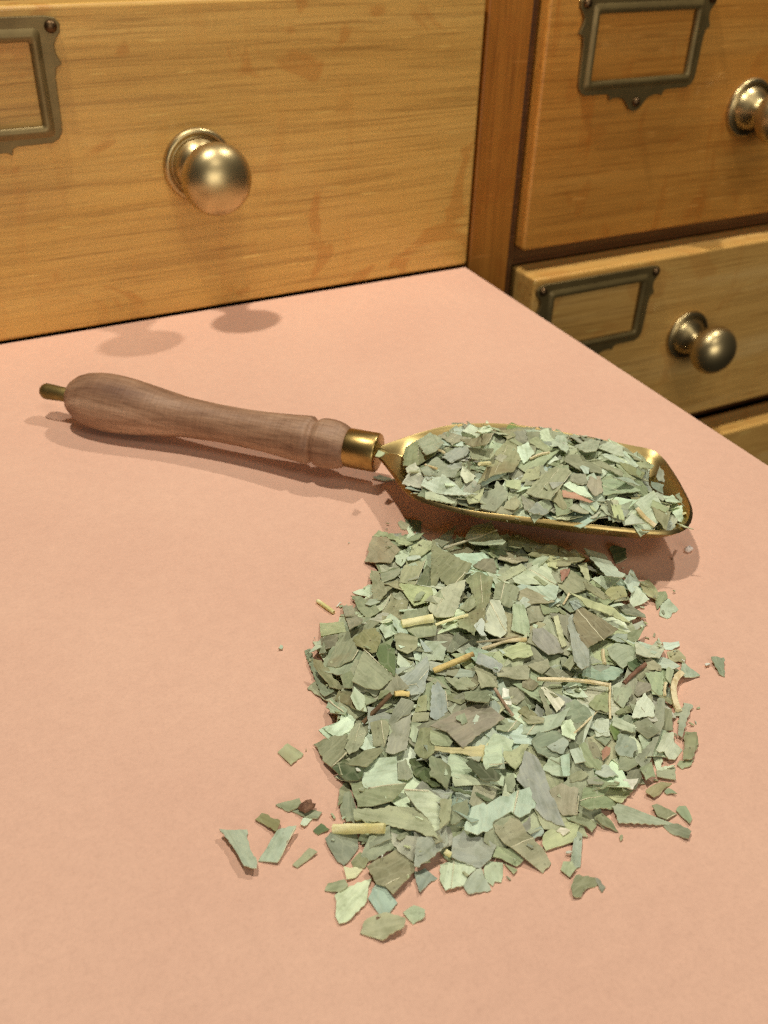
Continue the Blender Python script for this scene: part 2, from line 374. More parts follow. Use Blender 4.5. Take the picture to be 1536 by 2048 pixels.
v, f = lathe([(.009, -.002), (.0125, 0.0), (.0175, .010), (.0178, .018), (.0160, .045), (.0165, t_w0 - t_tang0 + .02)], 8, A + ax * t_tang0 - base, ax); mesh_obj('tang_end', v, f, TANG, scoop, smooth=True)
v, f = lathe([(.0365, 0), (.0372, .002), (.0372, t_f1 - t_w1 - .004), (.036, t_f1 - t_w1 - .001), (.034, t_f1 - t_w1), (.012, t_f1 - t_w1 + .0005), (.004, t_f1 - t_w1)], 48, A + ax * t_w1 - base, ax)
fo_ = mesh_obj('ferrule', v, f, FERRULE, scoop, smooth=True)
fo_.data.set_sharp_from_angle(angle=math.radians(35))

BACK = [(757, 897, 0.070), (775, 891, 0.072), (800, 882, 0.076), (845, 866, 0.083), (895, 853, 0.090), (955, 848, 0.096), (1025, 850, 0.099), (1100, 861, 0.099), (1180, 876, 0.098), (1255, 891, 0.095), (1300, 901, 0.092), (1326, 916, 0.090), (1345, 941, 0.088), (1364, 972, 0.087)]
FRONT = [(757, 917, 0.066), (768, 930, 0.067), (784, 951, 0.069), (803, 977, 0.073), (832, 1000, 0.079), (880, 1016, 0.085), (940, 1029, 0.090), (1010, 1038, 0.093), (1085, 1046, 0.094), (1165, 1055, 0.093), (1240, 1063, 0.091), (1305, 1069, 0.089), (1350, 1068, 0.087), (1378, 1052, 0.086)]
TIP = [(1385, 1018, .086)]
rb = spline([on_z(*p) for p in BACK + TIP + FRONT[::-1]], 4)
NR = len(rb); rim = np.array(rb)
p_neck = (rim[0] + rim[-1]) / 2; p_tip = on_z(1374, 1016, .086)
axis_b = (p_tip - p_neck); L_b = np.linalg.norm(axis_b[:2]); db = axis_b[:2] / L_b
def spine(s):                               # s in 0..1 from neck to tip: floor line of the bowl
    s2 = min(max(s, 0.0), .80)
    xy = p_neck[:2] + db * L_b * s2
    zf = np.interp(s2, [0, .07, .16, .28, .42, .70, .82, .90], [.067, .066, .046, .023, .012, .011, .018, .034])
    return np.array([xy[0], xy[1], zf])
RINGS = 12; V = []; F = []
for k in range(RINGS + 1):
    ph = (k / RINGS) * math.pi / 2
    for i in range(NR):
        R = rim[i]; s = float(np.dot(R[:2] - p_neck[:2], db) / L_b); S = spine(s)
        fr = (k / RINGS) ** 1.15; zf = .25 * k / RINGS + .75 * math.sin(ph)
        p = np.array([R[0] + (S[0] - R[0]) * fr, R[1] + (S[1] - R[1]) * fr, R[2] + (S[2] - R[2]) * zf]); V.append(tuple(p - base))
for k in range(RINGS):
    for i in range(NR - 1):
        F.append((k * NR + i, (k + 1) * NR + i, (k + 1) * NR + i + 1, k * NR + i + 1))
V_BOWL = [tuple(np.array(p) + base) for p in V]
bowl = mesh_obj('bowl', V, F, BRASS, scoop, smooth=True)
sm = bowl.modifiers.new('wall', 'SOLIDIFY'); sm.thickness = .0075 * U; sm.offset = 1.0; sm.use_rim = True
bv = bowl.modifiers.new('rim_round', 'BEVEL'); bv.width = .0022 * U; bv.segments = 2; bv.limit_method = 'ANGLE'; bv.angle_limit = math.radians(50)
v, f = lathe([(.010, -.02), (.009, .01), (.006, .02), (.003, .025)], 16, B - base, (np.array([*p_neck[:2], .066]) + np.array([db[0], db[1], 0]) * .05 - B)); mesh_obj('neck_tang', v, f, TANG, scoop, smooth=True)

# ------------------------------------------------------------------ leaf fragments
TINT = {'g': (156, 162, 128), 'p': (188, 199, 168), 'o': (155, 157, 120), 'n': (149, 147, 108), 'y': (165, 171, 147), 'm': (168, 174, 156), 'b': (178, 192, 170),
        'c': (184, 190, 144), 'w': (226, 224, 198), 'd': (98, 110, 76), 'e': (116, 132, 78), 't': (165, 164, 134), 'k': (176, 132, 108), 'l': (228, 224, 164), 'v': (206, 217, 192)}
WORD = {'g': 'sage green', 'p': 'pale mint', 'o': 'olive', 'n': 'brown-olive', 'y': 'grey-green', 'm': 'silvery grey', 'b': 'pale blue-green', 'c': 'yellowish green',
        'w': 'cream-white', 'd': 'dark green', 'e': 'deep green', 't': 'tan', 'k': 'pinkish brown', 'l': 'pale yellow', 'v': 'very pale mint'}
SPECK = {'o': .5, 'n': .6, 't': .3, 'k': .5, 'm': .2, 'y': .15, 'g': .15, 'c': .3, 'p': .1, 'b': .05, 'd': .2, 'e': .05, 'w': .1, 'l': .1, 'v': .05}
HEAP_TXT = """d 809.6,1040 842.4,1043.6 842.4,1063.7 820.6,1063.7
g 795,1047.3 802.3,1040.9 818.7,1050.9 816.9,1058.2 802.3,1059.1
g 745.8,1074.6 756.8,1062.8 775,1067.3 809.6,1079.2 826,1089.2 811.4,1095.6 780.5,1079.2 771.3,1073.7
o 744,1073.7 771.3,1074.6 780.5,1083.7 800.5,1100.2 789.6,1112.9 782.3,1127.5 754.9,1125.7 728.5,1124.2 735.8,1109.3 739.4,1087.4
g 824.2,1094.7 844.3,1080.1 864.3,1083.7 862.5,1100.2 835.1,1118.4 818.7,1112.9
p 789.6,1114.7 795,1105.6 813.3,1098.3 822.4,1112.9 815.1,1120.2 802.3,1134.8 793.2,1127.5
g 741.3,1141.2 756.8,1143.9 762.2,1165.8 785.9,1174.9 775,1184 760.4,1202.2 744.9,1204.1 744,1174.9 740.4,1153
p 758.6,1133 791.4,1125.7 797.8,1134.8 762.2,1146.6
y 760.4,1147.5 798.7,1136.6 802.3,1145.7 789.6,1158.5 764.1,1166.7
d 853.4,1129.3 864.3,1142.1 860.7,1174.9 833.3,1172.2
g 802.3,1142.1 816.9,1116.6 842.4,1125.7 853.4,1116.6 830.6,1171.2 798.7,1165.8|852.5,1116.6,830.6,1171.2,1.6
o 778.6,1182.2 798.7,1182.2 816.9,1194.9 816.9,1204.1 809.6,1236.9 793.2,1244.2 764.1,1240.5 765,1225.9 780.5,1204.1|784.1,1185.8,764.1,1225.9,1.6
c 797.8,1168.5 820.6,1169.4 862.5,1175.8 866.1,1189.5 855.2,1204.1 827.9,1212.3 817.8,1200.4 806,1185.8
g 683.8,1215.9 705.7,1212.3 711.2,1231.4 725.8,1242.3 720.3,1249.6 699.3,1259.7 691.1,1236.9
g 701.2,1193.1 720.3,1194.9 734.9,1202.2 751.3,1209.5 758.6,1225.9 734.9,1237.8 716.7,1222.3 709.4,1204.1
g 639.2,1246 687.5,1246 692.1,1265.1 641.9,1274.2
o 641,1276.1 676.6,1270.6 671.1,1293.4 644.7,1301.6
o 674.7,1273.3 716.7,1255.1 738.5,1240.5 760.4,1246 709.4,1280.6 716.7,1300.7 703.9,1324.4 672.9,1335.3 652.9,1333.5 669.3,1298.8|716.7,1302.5,703.9,1324.4,2.2
n 705.7,1280.6 725.8,1262.4 749.5,1256.9 764.1,1275.1 758.6,1289.7 753.1,1302.5 744,1305.2 716.7,1295.2
g 853.4,1209.5 880,1180.4 891.7,1204.1 873.4,1240.5 860.7,1215
g 809.6,1224.1 860.7,1214.1 869.8,1233.2 873.4,1256.9 871.6,1271.5 835.1,1277 816.9,1266 802.3,1242.3
p 758.6,1255.1 780.5,1227.8 800.5,1246 796.9,1267.9 770.4,1278.8
b 783.2,1240.5 802.3,1242.3 816.9,1267.9 795,1267.9
e 751.3,1293.4 769.5,1288.8 789.6,1298.8 790.5,1353.5 760.4,1329.8 753.1,1313.4
o 788.7,1271.5 804.2,1268.8 835.1,1277 835.1,1291.5 815.1,1308.9 793.2,1300.7
w 837,1293.4 844.3,1286.1 855.2,1289.7 853.4,1298.8
g 883.7,1096.5 867.3,1082.8 883.7,1072.8 913.8,1050.9 903.7,1074.6 896.5,1085.6
g 896.5,1105.6 932.9,1092.9 953,1092.9 940.2,1111.1 920.2,1118.4
y 929.3,1078.3 943.8,1058.2 982.1,1046.4 991.2,1061.9 1000.4,1076.5 1011.3,1089.2 1005.8,1094.7 969.4,1092.9 947.5,1090.1 936.6,1085.6|887.3,1100.2,994,1062.8,5.1
g 1042.3,1094.7 1075.1,1089.2 1066,1103.8 1053.2,1102.9
g 1014.9,1080.1 1024.1,1071.9 1040.5,1070.1 1049.6,1092.9 1031.3,1098.3 1016.8,1092.9
g 976.7,1107.4 987.6,1096.5 1009.5,1102 1005.8,1111.1 987.6,1118.4
t 994.9,1118.4 1009.5,1100.2 1035,1096.5 1056.9,1112.9 1056.9,1122 1024.1,1129.3 1011.3,1123.8|1011.3,1120.2,1042.3,1120.2,1.6
o 945.7,1131.1 967.5,1118.4 987.6,1120.2 994.9,1145.7 987.6,1149.4 962.1,1142.1 954.8,1138.4
n 1055,1110.2 1093.3,1091 1113.4,1092.9 1117,1111.1 1095.1,1112.9 1086,1120.2
o 931.1,1158.5 954.8,1145.7 985.8,1158.5 984,1174.9 978.5,1200.4 971.2,1222.3 967.5,1236.9 951.1,1258.7 949.3,1271.5 914.7,1256.9 916.5,1240.5 938.4,1224.1 951.1,1200.4|960.3,1153,967.5,1233.2,1.5
g 883.7,1178.5 931.1,1158.5 929.3,1174.9 914.7,1218.6 907.4,1233.2 872.8,1236.9 856.4,1218.6 863.6,1194.9|889.2,1191.3,872.8,1224.1,1.3
o 863.6,1083.7 883.7,1100.2 943.8,1129.3 932.9,1149.4 922,1165.8 896.5,1174.9 878.2,1156.7 870.9,1174.9 860,1182.2 862.7,1131.1|930.2,1145.7,898.3,1184,2.6
g 994.9,1156.7 1018.6,1138.4 1042.3,1129.3 1055,1138.4 1024.1,1156.7 1005.8,1165.8
b 1053.2,1174.9 1078.7,1171.2 1117,1174.9 1111.5,1200.4 1097,1204.1
o 1036.8,1184 1053.2,1174.9 1109.7,1204.1 1086,1207.7 1062.3,1210.4 1035,1202.2
p 1024.1,1158.5 1055,1139.3 1087.9,1125.7 1104.3,1138.4 1102.4,1149.4 1113.4,1164 1111.5,1174.9 1075.1,1171.2 1049.6,1171.2 1029.5,1165.8|1058.7,1140.3,1113.4,1171.2,2.9
c 1087.9,1127.5 1098.8,1112.9 1122.5,1122 1113.4,1139.3
b 947.5,1251.4 963.9,1236.9 969.4,1246 967.5,1264.2 973,1273.3 962.1,1274.2
g 985.8,1200.4 991.2,1169.4 1011.3,1162.1 1038.6,1180.4 1033.2,1198.6 1020.4,1218.6 1005.8,1213.2 998.5,1200.4|1010.4,1160.3,1001.3,1200.4,2.6
g 1049.6,1211.3 1078.7,1209.5 1087.9,1236.9 1086,1242.3 1058.7,1249.6
g 1024.1,1209.5 1047.8,1209.5 1058.7,1249.6 1058.7,1275.1 1022.2,1260.6 1025.9,1231.4
y 971.2,1222.3 978.5,1200.4 998.5,1202.2 1013.1,1236.9 1013.1,1266 1000.4,1279.7 967.5,1262.4 965.7,1249.6|976.7,1202.2,1012.2,1266,2.6
g 1079.7,1209.5 1113.4,1204.1 1124.3,1224.1 1086,1229.6
c 1106.1,1236.9 1115.2,1233.2 1133.4,1291.5 1122.5,1298.8
y 1064.2,1282.4 1066,1260.6 1084.2,1256.9 1109.7,1273.3 1128,1304.3 1097,1309.8 1075.1,1295.2
g 892.8,1304.3 907.4,1273.3 911,1258.7 942,1277 918.3,1295.2 903.7,1306.1
p 849.1,1282.4 894.6,1284.3 887.3,1320 841.8,1324.4
b 942,1295.2 976.7,1304.3 991.2,1324.4 996.7,1340.8 951.1,1324.4 929.3,1304.3
c 996.7,1304.3 1038.6,1286.1 1060.5,1291.5 1066,1313.4 1024.1,1320.7
g 918.3,1218.6 938.4,1194.9 949.3,1185.8 951.1,1213.2 936.6,1222.3
o 1120,1094.7 1141.9,1105.6 1169.2,1120.2 1136.4,1131.1 1112.7,1133
b 1167.4,1096.5 1207.5,1109.3 1236.7,1142.1 1251.2,1149.4 1244,1156.7 1211.1,1153 1192.9,1131.1 1180.2,1118.4
d 1218.4,1098.3 1227.5,1091 1251.2,1096.5 1253.1,1118.4 1231.2,1129.3|1231.6,1129,1254.5,1118.4,1.5
g 1154.6,1131.1 1172.9,1125.7 1180.2,1158.5 1174.7,1165.8 1165.6,1149.4
k 1120,1142.1 1140.1,1136.6 1136.4,1149.4 1123.6,1165.8
p 1180.2,1156.7 1216.6,1153 1245.8,1153.9 1233,1165.8 1211.1,1182.2
b 1246.7,1165.8 1262.2,1138.4 1280.4,1165.8 1274.9,1174.9 1264,1187.6
p 1265.8,1174.9 1275.9,1174 1298.6,1201.3 1265.8,1216.8 1258.5,1205.9
g 1315,1185.8 1331.4,1184 1335.1,1194.9 1313.2,1220.5 1309.6,1202.2
o 1280.4,1167.6 1296.8,1158.5 1315,1182.2 1313.2,1202.2 1285.9,1187.6
p 1320.5,1213.2 1326,1196.8 1338.7,1198.6 1357,1219.5 1334.2,1237.8 1318.7,1231.4
n 1209.3,1185.8 1222.1,1174.9 1247.6,1173.1 1254.9,1191.3 1238.5,1196.8 1222.1,1200.4
o 1165.6,1165.8 1183.8,1173.1 1200.2,1180.4 1222.1,1198.6 1207.5,1200.4 1189.3,1191.3 1171,1178.5
g 1236.7,1215 1260.4,1207.7 1271.3,1218.6 1289.5,1231.4 1291.3,1236.9 1251.2,1229.6
p 1262.2,1249.6 1284.1,1242.3 1293.2,1251.4 1271.3,1260.6
b 1136.4,1204.1 1156.5,1200.4 1163.7,1215 1149.2,1222.3
c 1138.2,1187.6 1163.7,1196.8 1196.6,1207.7 1222.1,1216.8 1236.7,1227.8 1260.4,1246 1238.5,1238.7 1202,1222.3 1174.7,1215 1158.3,1200.4
m 1129.1,1231.4 1145.5,1229.6 1160.1,1282.4 1178.3,1298.8 1178.3,1331.7 1163.7,1340.8 1147.3,1324.4 1140.1,1273.3
n 1145.5,1236.9 1151,1222.3 1165.6,1215 1236.7,1260.6 1211.1,1277 1180.2,1293.4 1169.2,1302.5 1160.1,1282.4|1154.6,1222.3,1207.5,1282.4,2.6
b 1211.1,1277 1233,1267.9 1254.9,1269.7 1251.2,1287.9 1233,1286.1
g 1254.9,1267.9 1289.5,1255.1 1276.8,1278.8 1265.8,1285.2 1254.9,1278.8
o 1333.3,1304.3 1355.1,1301.6 1371.5,1315.2 1369.7,1324.4 1338.7,1324.4
b 1324.2,1286.1 1357,1284.3 1358.8,1293.4 1344.2,1300.7 1329.6,1298.8
p 1269.5,1284.3 1296.8,1300.7 1316.9,1277 1329.6,1298.8 1318.7,1317.1 1311.4,1315.2 1289.5,1315.2 1271.3,1309.8
g 1213,1298.8 1229.4,1287.9 1269.5,1293.4 1273.1,1317.1 1245.8,1338.9 1222.1,1315.2
g 608.2,1301.8 620.1,1296.4 625.5,1314.6 631,1336.5 654.7,1372.9 669.3,1383.8 649.2,1394.8 641.9,1387.5 623.7,1343.7
n 625.5,1320.1 643.7,1323.7 672.9,1362 687.5,1376.6 682,1380.2 658.3,1374.7 641.9,1352.9 631,1336.5
g 680.2,1352.9 702.1,1343.7 709.4,1358.3 703.9,1376.6 687.5,1376.6
g 703.9,1383.8 709.4,1360.2 764.1,1371.1 756.8,1387.5 751.3,1396.6 731.2,1382 713,1389.3
g 720.3,1320.1 727.6,1303.6 787.8,1356.5 769.5,1371.1 756.8,1380.2 731.2,1378.4 703.9,1365.6 709.4,1347.4|727.6,1300.9,787.8,1355.6,2
o 760.4,1383.8 775,1380.2 782.3,1385.7 754.9,1402.1
g 727.6,1391.1 740.4,1382 745.8,1394.8 753.1,1403.9 731.2,1409.4
p 822.4,1385.7 844.3,1387.5 833.3,1400.3 822.4,1400.3
b 796.9,1356.5 824.2,1341.9 853.4,1314.6 858.8,1332.8 855.2,1354.7 846.1,1389.3 822.4,1394.8 804.2,1372.9|855.2,1343.7,831.5,1369.3,1.1 831.5,1369.3,806,1376.6,1.1 831.5,1369.3,837,1378.4,0.9
p 652,1414.8 660.2,1398.4 694.8,1418.5 689.3,1429.4 660.2,1427.6|658.3,1403.9,687.5,1425.8,2.9
n 669.3,1400.3 676.6,1382 700.3,1383.8 725.8,1396.6 725.8,1424 709.4,1420.3 693,1409.4
p 650.1,1460.4 680.2,1442.2 689.3,1425.8 716.7,1425.8 702.1,1462.2 674.7,1476.8
g 627.3,1489.6 662,1475 696.6,1469.5 687.5,1500.5 694.8,1506 663.8,1537 649.2,1526|693,1507.8,663.8,1536.1,2.6
d 663.8,1537 687.5,1518.7 725.8,1538.8 725.8,1551.5 716.7,1562.5 691.1,1562.5
g 689.3,1498.7 696.6,1471.3 724,1424 733.1,1425.8 722.1,1451.3 734.9,1451.3 736.7,1464.1 727.6,1484.1 716.7,1500.5 698.4,1511.4|720.3,1449.5,709.4,1484.1,1.1 709.4,1475,734.9,1467.7,0.9
o 740.4,1445.8 762.2,1442.2 775,1445.8 778.6,1460.4 769.5,1496.9 745.8,1493.2 744,1469.5|762.2,1444,769.5,1496.9,1.6
g 776.8,1447.6 784.1,1427.6 802.3,1396.6 827.9,1407.5 820.6,1427.6 800.5,1438.5 782.3,1453.1
y 771.3,1506 780.5,1456.8 793.2,1438.5 822.4,1427.6 818.7,1464.1 813.3,1502.3 787.8,1511.4
o 829.7,1425.8 837,1396.6 853.4,1393 853.4,1424
o 822.4,1445.8 827.9,1425.8 858.8,1425.8 857,1444
p 818.7,1475 824.2,1451.3 837,1460.4 831.5,1485.9
o 827.9,1500.5 840.6,1456.8 862.5,1454.9 873.4,1485.9 868,1506 853.4,1518.7 838.8,1515.1
p 724,1568 725.8,1544.3 751.3,1516.9 793.2,1516.9 795,1562.5 811.4,1569.8 736.7,1580 727.6,1577.1|736.7,1578.9,813.3,1568,2.6
g 793.2,1529.7 811.4,1520.6 826,1553.4 815.1,1562.5 793.2,1560.7
g 689.3,1526.9 727.6,1504.2 760.4,1495 765.9,1502.3 756.8,1511.4 734.9,1533.3 709.4,1531.5
d 818.7,1518.7 838.8,1516.9 878.9,1540.6 880,1573.4 864.3,1573.4 827.9,1551.5
b 956.6,1305.5 987.6,1318.2 1005.8,1332.8 994.9,1347.4 976.7,1338.3 951.1,1327.3
b 863.6,1372.9 874.6,1363.8 891,1383.8 898.3,1427.6 870.9,1440.4 860,1434.9|891,1383.8,897.4,1427.6,1.6
g 927.4,1385.7 962.1,1378.4 985.8,1387.5 976.7,1405.7 951.1,1405.7 931.1,1398.4
g 889.2,1358.3 931.1,1356.5 953,1372.9 938.4,1380.2 914.7,1380.2
g 991.2,1338.3 1056.9,1331 1058.7,1343.7 1056.9,1360.2 994.9,1354.7
g 891,1349.2 894.6,1341.9 947.5,1340.1 949.3,1352.9 907.4,1352.9
g 1016.8,1378.4 1024.1,1376.6 1047.8,1380.2 1049.6,1396.6 1033.2,1411.2 1013.1,1402.1
o 947.5,1334.6 958.4,1325.5 976.7,1340.1 991.2,1351 996.7,1374.7 985.8,1374.7 962.1,1378.4 954.8,1352.9
g 1055,1332.8 1095.1,1318.2 1100.6,1336.5 1084.2,1349.2
o 1044.1,1363.8 1060.5,1354.7 1076.9,1369.3 1066,1382 1044.1,1374.7
g 860,1460.4 894.6,1464.1 905.6,1484.1 900.1,1493.2 869.1,1493.2 860,1482.3
t 860,1453.1 914.7,1424 947.5,1411.2 973,1410.3 1009.5,1436.7 969.4,1464.1 925.6,1494.1 901.9,1475 894.6,1465.9
g 911,1434.9 929.3,1425.8 934.7,1445.8 923.8,1449.5
n 1035,1424 1053.2,1409.4 1075.1,1431.2 1056.9,1440.4
g 991.2,1460.4 1002.2,1440.4 1042.3,1431.2 1049.6,1442.2 1035,1454.9 1016.8,1464.1|1044.1,1429.4,1014.9,1465.9,2.6
g 1076.9,1382 1084.2,1380.2 1104.3,1427.6 1093.3,1433.1
w 1080.6,1376.6 1087.9,1374.7 1129.8,1405.7 1113.4,1425.8 1097,1402.1
g 1113.4,1464.1 1140,1431.2 1151.7,1464.1 1140,1484.1
p 1043.2,1469.5 1042.3,1442.2 1078.7,1438.5 1115.2,1427.6 1140,1416.7 1122.5,1449.5 1097,1462.2 1062.3,1471.3|1076.9,1440.4,1053.2,1473.2,2.2
p 965.7,1531.5 971.2,1489.6 987.6,1469.5 1009.5,1475 1027.7,1482.3 1020.4,1518.7 987.6,1535.1 971.2,1542.4|978.5,1534.2,1013.1,1526,1.8
g 1062.3,1484.1 1078.7,1464.1 1113.4,1462.2 1137.1,1484.1 1129.8,1509.6 1097,1518.7 1075.1,1507.8
y 1093.3,1495 1111.5,1484.1 1126.1,1476.8 1137.1,1484.1 1126.1,1509.6 1104.3,1502.3
p 1084.2,1542.4 1097,1516.9 1126.1,1516.9 1137.1,1527.9 1133.4,1555.2 1111.5,1553.4
g 1005.8,1507.8 1042.3,1489.6 1056.9,1489.6 1042.3,1527.9 1031.3,1538.8 1020.4,1531.5 1007.6,1516.9
o 860,1511.4 881.9,1516.9 900.1,1535.1 901.9,1549.7 894.6,1580 870.9,1558.8 860,1555.2
l 869.1,1493.2 925.6,1496 954.8,1495 976.7,1485.9 969.4,1506 965.7,1523.3 932.9,1509.6 896.5,1504.2 869.1,1502.3
p 900.1,1549.7 932.9,1549.7 969.4,1560.7 1002.2,1580 969.4,1568.9 909.2,1575.2
d 931.1,1527.9 942,1516.9 973,1533.3 1002.2,1553.4 998.5,1560.7 969.4,1560.7 947.5,1542.4
g 1002.2,1551.5 1027.7,1549.7 1031.3,1569.8 1024.1,1584.4 1002.2,1580.7
g 1120,1318.2 1127.3,1314.6 1156.5,1332.8 1163.7,1340.1 1123.6,1334.6
b 1165.6,1343.7 1182,1334.6 1200.2,1345.6 1222.1,1332.8 1247.6,1341.9 1231.2,1360.2 1198.4,1362 1163.7,1352.9
p 1121.8,1380.2 1152.8,1369.3 1176.5,1394.8 1152.8,1396.6 1125.5,1387.5
g 1287.7,1347.4 1326,1343.7 1324.2,1391.1 1304.1,1389.3 1300.5,1367.4
t 1267.6,1389.3 1274.9,1363.8 1300.5,1367.4 1302.3,1380.2 1274.9,1396.6
o 1287.7,1321.9 1302.3,1318.2 1322.3,1332.8 1322.3,1342.8 1295,1341
d 1254.9,1327.3 1278.6,1316.4 1285.9,1323.7 1265.8,1343.7 1256.7,1336.5
g 1273.1,1345.6 1291.3,1332.8 1296.8,1343.7 1280.4,1362 1269.5,1354.7
g 1331.4,1343.7 1336.9,1334.6 1347.9,1341.9 1340.6,1369.3 1331.4,1356.5
o 1176.5,1411.2 1191.1,1393 1214.8,1382 1216.6,1425.8 1187.4,1420.3
g 1225.7,1378.4 1258.5,1372.9 1264,1387.5 1245.8,1416.7 1227.5,1402.1
g 1130.9,1409.4 1149.2,1398.4 1176.5,1418.5 1183.8,1434.9 1154.6,1447.6 1130.9,1438.5
p 1120,1445.8 1141.9,1438.5 1152.8,1464.1 1149.2,1482.3 1123.6,1471.3
o 1229.4,1427.6 1251.2,1413 1262.2,1416.7 1260.4,1425.8 1236.7,1431.2
g 1329.6,1416.7 1342.4,1416.7 1346,1460.4 1322.3,1464.1
t 1309.6,1413 1318.7,1394.8 1329.6,1398.4 1327.8,1445.8 1322.3,1464.1 1291.3,1546.1 1267.6,1520.6 1304.1,1482.3
p 1262.2,1436.7 1271.3,1409.4 1289.5,1387.5 1307.8,1413 1307.8,1434.9
g 1247.6,1431.2 1264,1434.9 1269.5,1467.7 1247.6,1454.9
g 1271.3,1460.4 1269.5,1445.8 1295,1438.5 1320.5,1464.1 1295,1477.7
p 1189.3,1444 1216.6,1438.5 1220.3,1471.3 1191.1,1475
e 1218.4,1460.4 1223.9,1442.2 1240.3,1453.1 1233,1482.3 1227.5,1480.5
d 1141.9,1478.6 1158.3,1491.4 1165.6,1533.3 1147.3,1518.7 1134.6,1491.4
g 1156.5,1493.2 1169.2,1484.1 1187.4,1520.6 1203.8,1526 1202,1540.6 1171,1535.1
o 1169.2,1482.3 1189.3,1485.9 1200.2,1504.2 1200.2,1515.1 1185.6,1522.4
g 1236.7,1542.4 1238.5,1507.8 1265.8,1516.9 1278.6,1529.7 1251.2,1544.3
y 1229.4,1500.5 1236.7,1471.3 1265.8,1467.7 1274.9,1496.9 1265.8,1515.1 1236.7,1509.6
p 1311.4,1500.5 1327.8,1469.5 1346,1465.9 1347.9,1487.8 1364.3,1502.3 1349.7,1520.6 1336.9,1518.7 1327.8,1504.2
g 1278.6,1537 1302.3,1526 1311.4,1553.4 1291.3,1562.5
g 1311.4,1544.3 1349.7,1535.1 1351.5,1562.5 1313.2,1555.2
p 1304.1,1513.3 1326,1507.8 1322.3,1535.1 1349.7,1533.3 1315,1544.3
g 1245.8,1564.3 1258.5,1542.4 1278.6,1538.8 1284.1,1553.4 1271.3,1578.9 1254.9,1578.9
b 1120,1515.1 1138.2,1507.8 1140.1,1551.5 1125.5,1555.2
c 1140.1,1564.3 1140.1,1551.5 1163.7,1542.4 1176.5,1551.5 1167.4,1560.7
t 1172.9,1560.7 1192.9,1553.4 1209.3,1564.3 1203.8,1569.8 1176.5,1571.6
b 1189.3,1547.9 1211.1,1526 1222.1,1538.8 1236.7,1555.2 1207.5,1555.2
k 1205.7,1522.4 1202,1504.2 1211.1,1495 1220.3,1498.7 1218.4,1511.4
n 1368.8,1465.9 1393.4,1464.1 1397.1,1489.6 1384.3,1518.7 1365.2,1520.6
y 1343.3,1431.2 1364.3,1416.7 1366.1,1407.5 1386.1,1413 1378.8,1425.8 1367.9,1460.4 1364.3,1475.9 1355.1,1471.3 1358.8,1433.1
g 1353.3,1531.5 1358.8,1522.4 1388,1520.6 1382.5,1531.5 1364.3,1538.8
p 1360.6,1343.7 1364.3,1323.7 1400,1352.9 1369.7,1356.5
g 675.6,1614.7 678.3,1581.9 687.4,1567.3 700.2,1565.5 700.2,1580.1 680.2,1611
g 680.2,1614.7 689.3,1587.3 700.2,1582.8 711.1,1609.2 709.3,1640.2 692.9,1644.8 682.9,1631.1
c 701.1,1565.5 722.1,1563.6 736.7,1576.4 813.2,1570.9 795,1592.8 784.1,1603.7 740.3,1614.7 714.8,1616.5 705.7,1587.3
g 650.1,1678.5 660.1,1667.5 714.8,1669.4 716.6,1698.5 702,1718.6 687.4,1732.3 674.7,1724.1 658.3,1696.7
n 702,1724.1 720.3,1705.8 736.7,1722.2 729.4,1736.8 707.5,1736.8
n 733,1735 754.9,1720.4 793.2,1700.4 826,1720.4 829.6,1744.1 818.7,1756.9 785.9,1789.7 771.3,1773.3 753.1,1767.8|769.5,1771.4,818.7,1749.6,1.6
g 727.5,1738.6 722.1,1711.3 738.5,1674.8 774.9,1667.5 787.7,1694.9 751.2,1720.4 738.5,1722.2
y 827.8,1735 835.1,1676.7 893.4,1667.5 897.1,1687.6 857,1720.4 838.7,1736.8
y 776.8,1665.7 795,1669.4 831.4,1673 838.7,1676.7 826,1722.2 802.3,1707.6 780.4,1684
p 807.8,1583.7 857,1580.1 889.8,1601.9 900,1622 897.1,1647.5 869.7,1663.9 855.1,1638.4 829.6,1612.9|807.8,1581,857,1582.8,2.6
g 864.3,1676.7 875.2,1665.7 886.1,1684 869.7,1689.4
g 707.5,1618.3 784.1,1614.7 838.7,1616.5 857,1632.9 875.2,1678.5 820.5,1662.1 762.2,1649.3 707.5,1640.2
m 827.8,1744.1 849.7,1736.8 875.2,1756.9 857,1767.8 839.7,1786.9 832.4,1766
c 687.4,1735 725.7,1740.5 711.1,1756.9 692.9,1762.3
o 649.2,1782.4 656.5,1766 689.3,1760.5 696.6,1771.4 680.2,1786
p 669.2,1793.3 692.9,1776.9 744,1756.9 736.7,1775.1 733,1804.3 700.2,1840 678.3,1848 671,1833.4 672.9,1804.3
b 735.7,1798.8 745.8,1776.9 760.4,1764.2 795,1806.1 780.4,1826.1 758.5,1829.8
g 805.9,1826.1 827.8,1811.5 849.7,1820.7 849.7,1835.2 826,1849.8
o 720,1868 735,1838 770,1825 812,1838 808,1855 765,1880
g 880,1600.1 903.7,1598.3 900.1,1640.2 880,1658.4
t 1098.7,1581.9 1122.4,1567.3 1157.1,1578.2 1155.2,1629.3 1124.3,1632.9 1111.5,1612.9|1157.1,1592.8,1153.4,1631.1,1.5
g 1131.5,1638.4 1149.8,1632.9 1160,1636.6 1160,1651.1
g 898.2,1642 903.7,1612.9 934.7,1600.1 938.3,1620.2 931,1636.6 901.9,1650.2
d 898.2,1576.4 960.2,1587.3 985.7,1601.9 978.4,1607.4 952.9,1592.8 903.7,1581.9
c 1084.2,1691.2 1089.6,1667.5 1131.5,1645.7 1160,1647.5 1149.8,1684 1135.2,1687.6 1091.4,1704
b 1055,1667.5 1086,1651.1 1087.8,1667.5 1067.8,1678.5
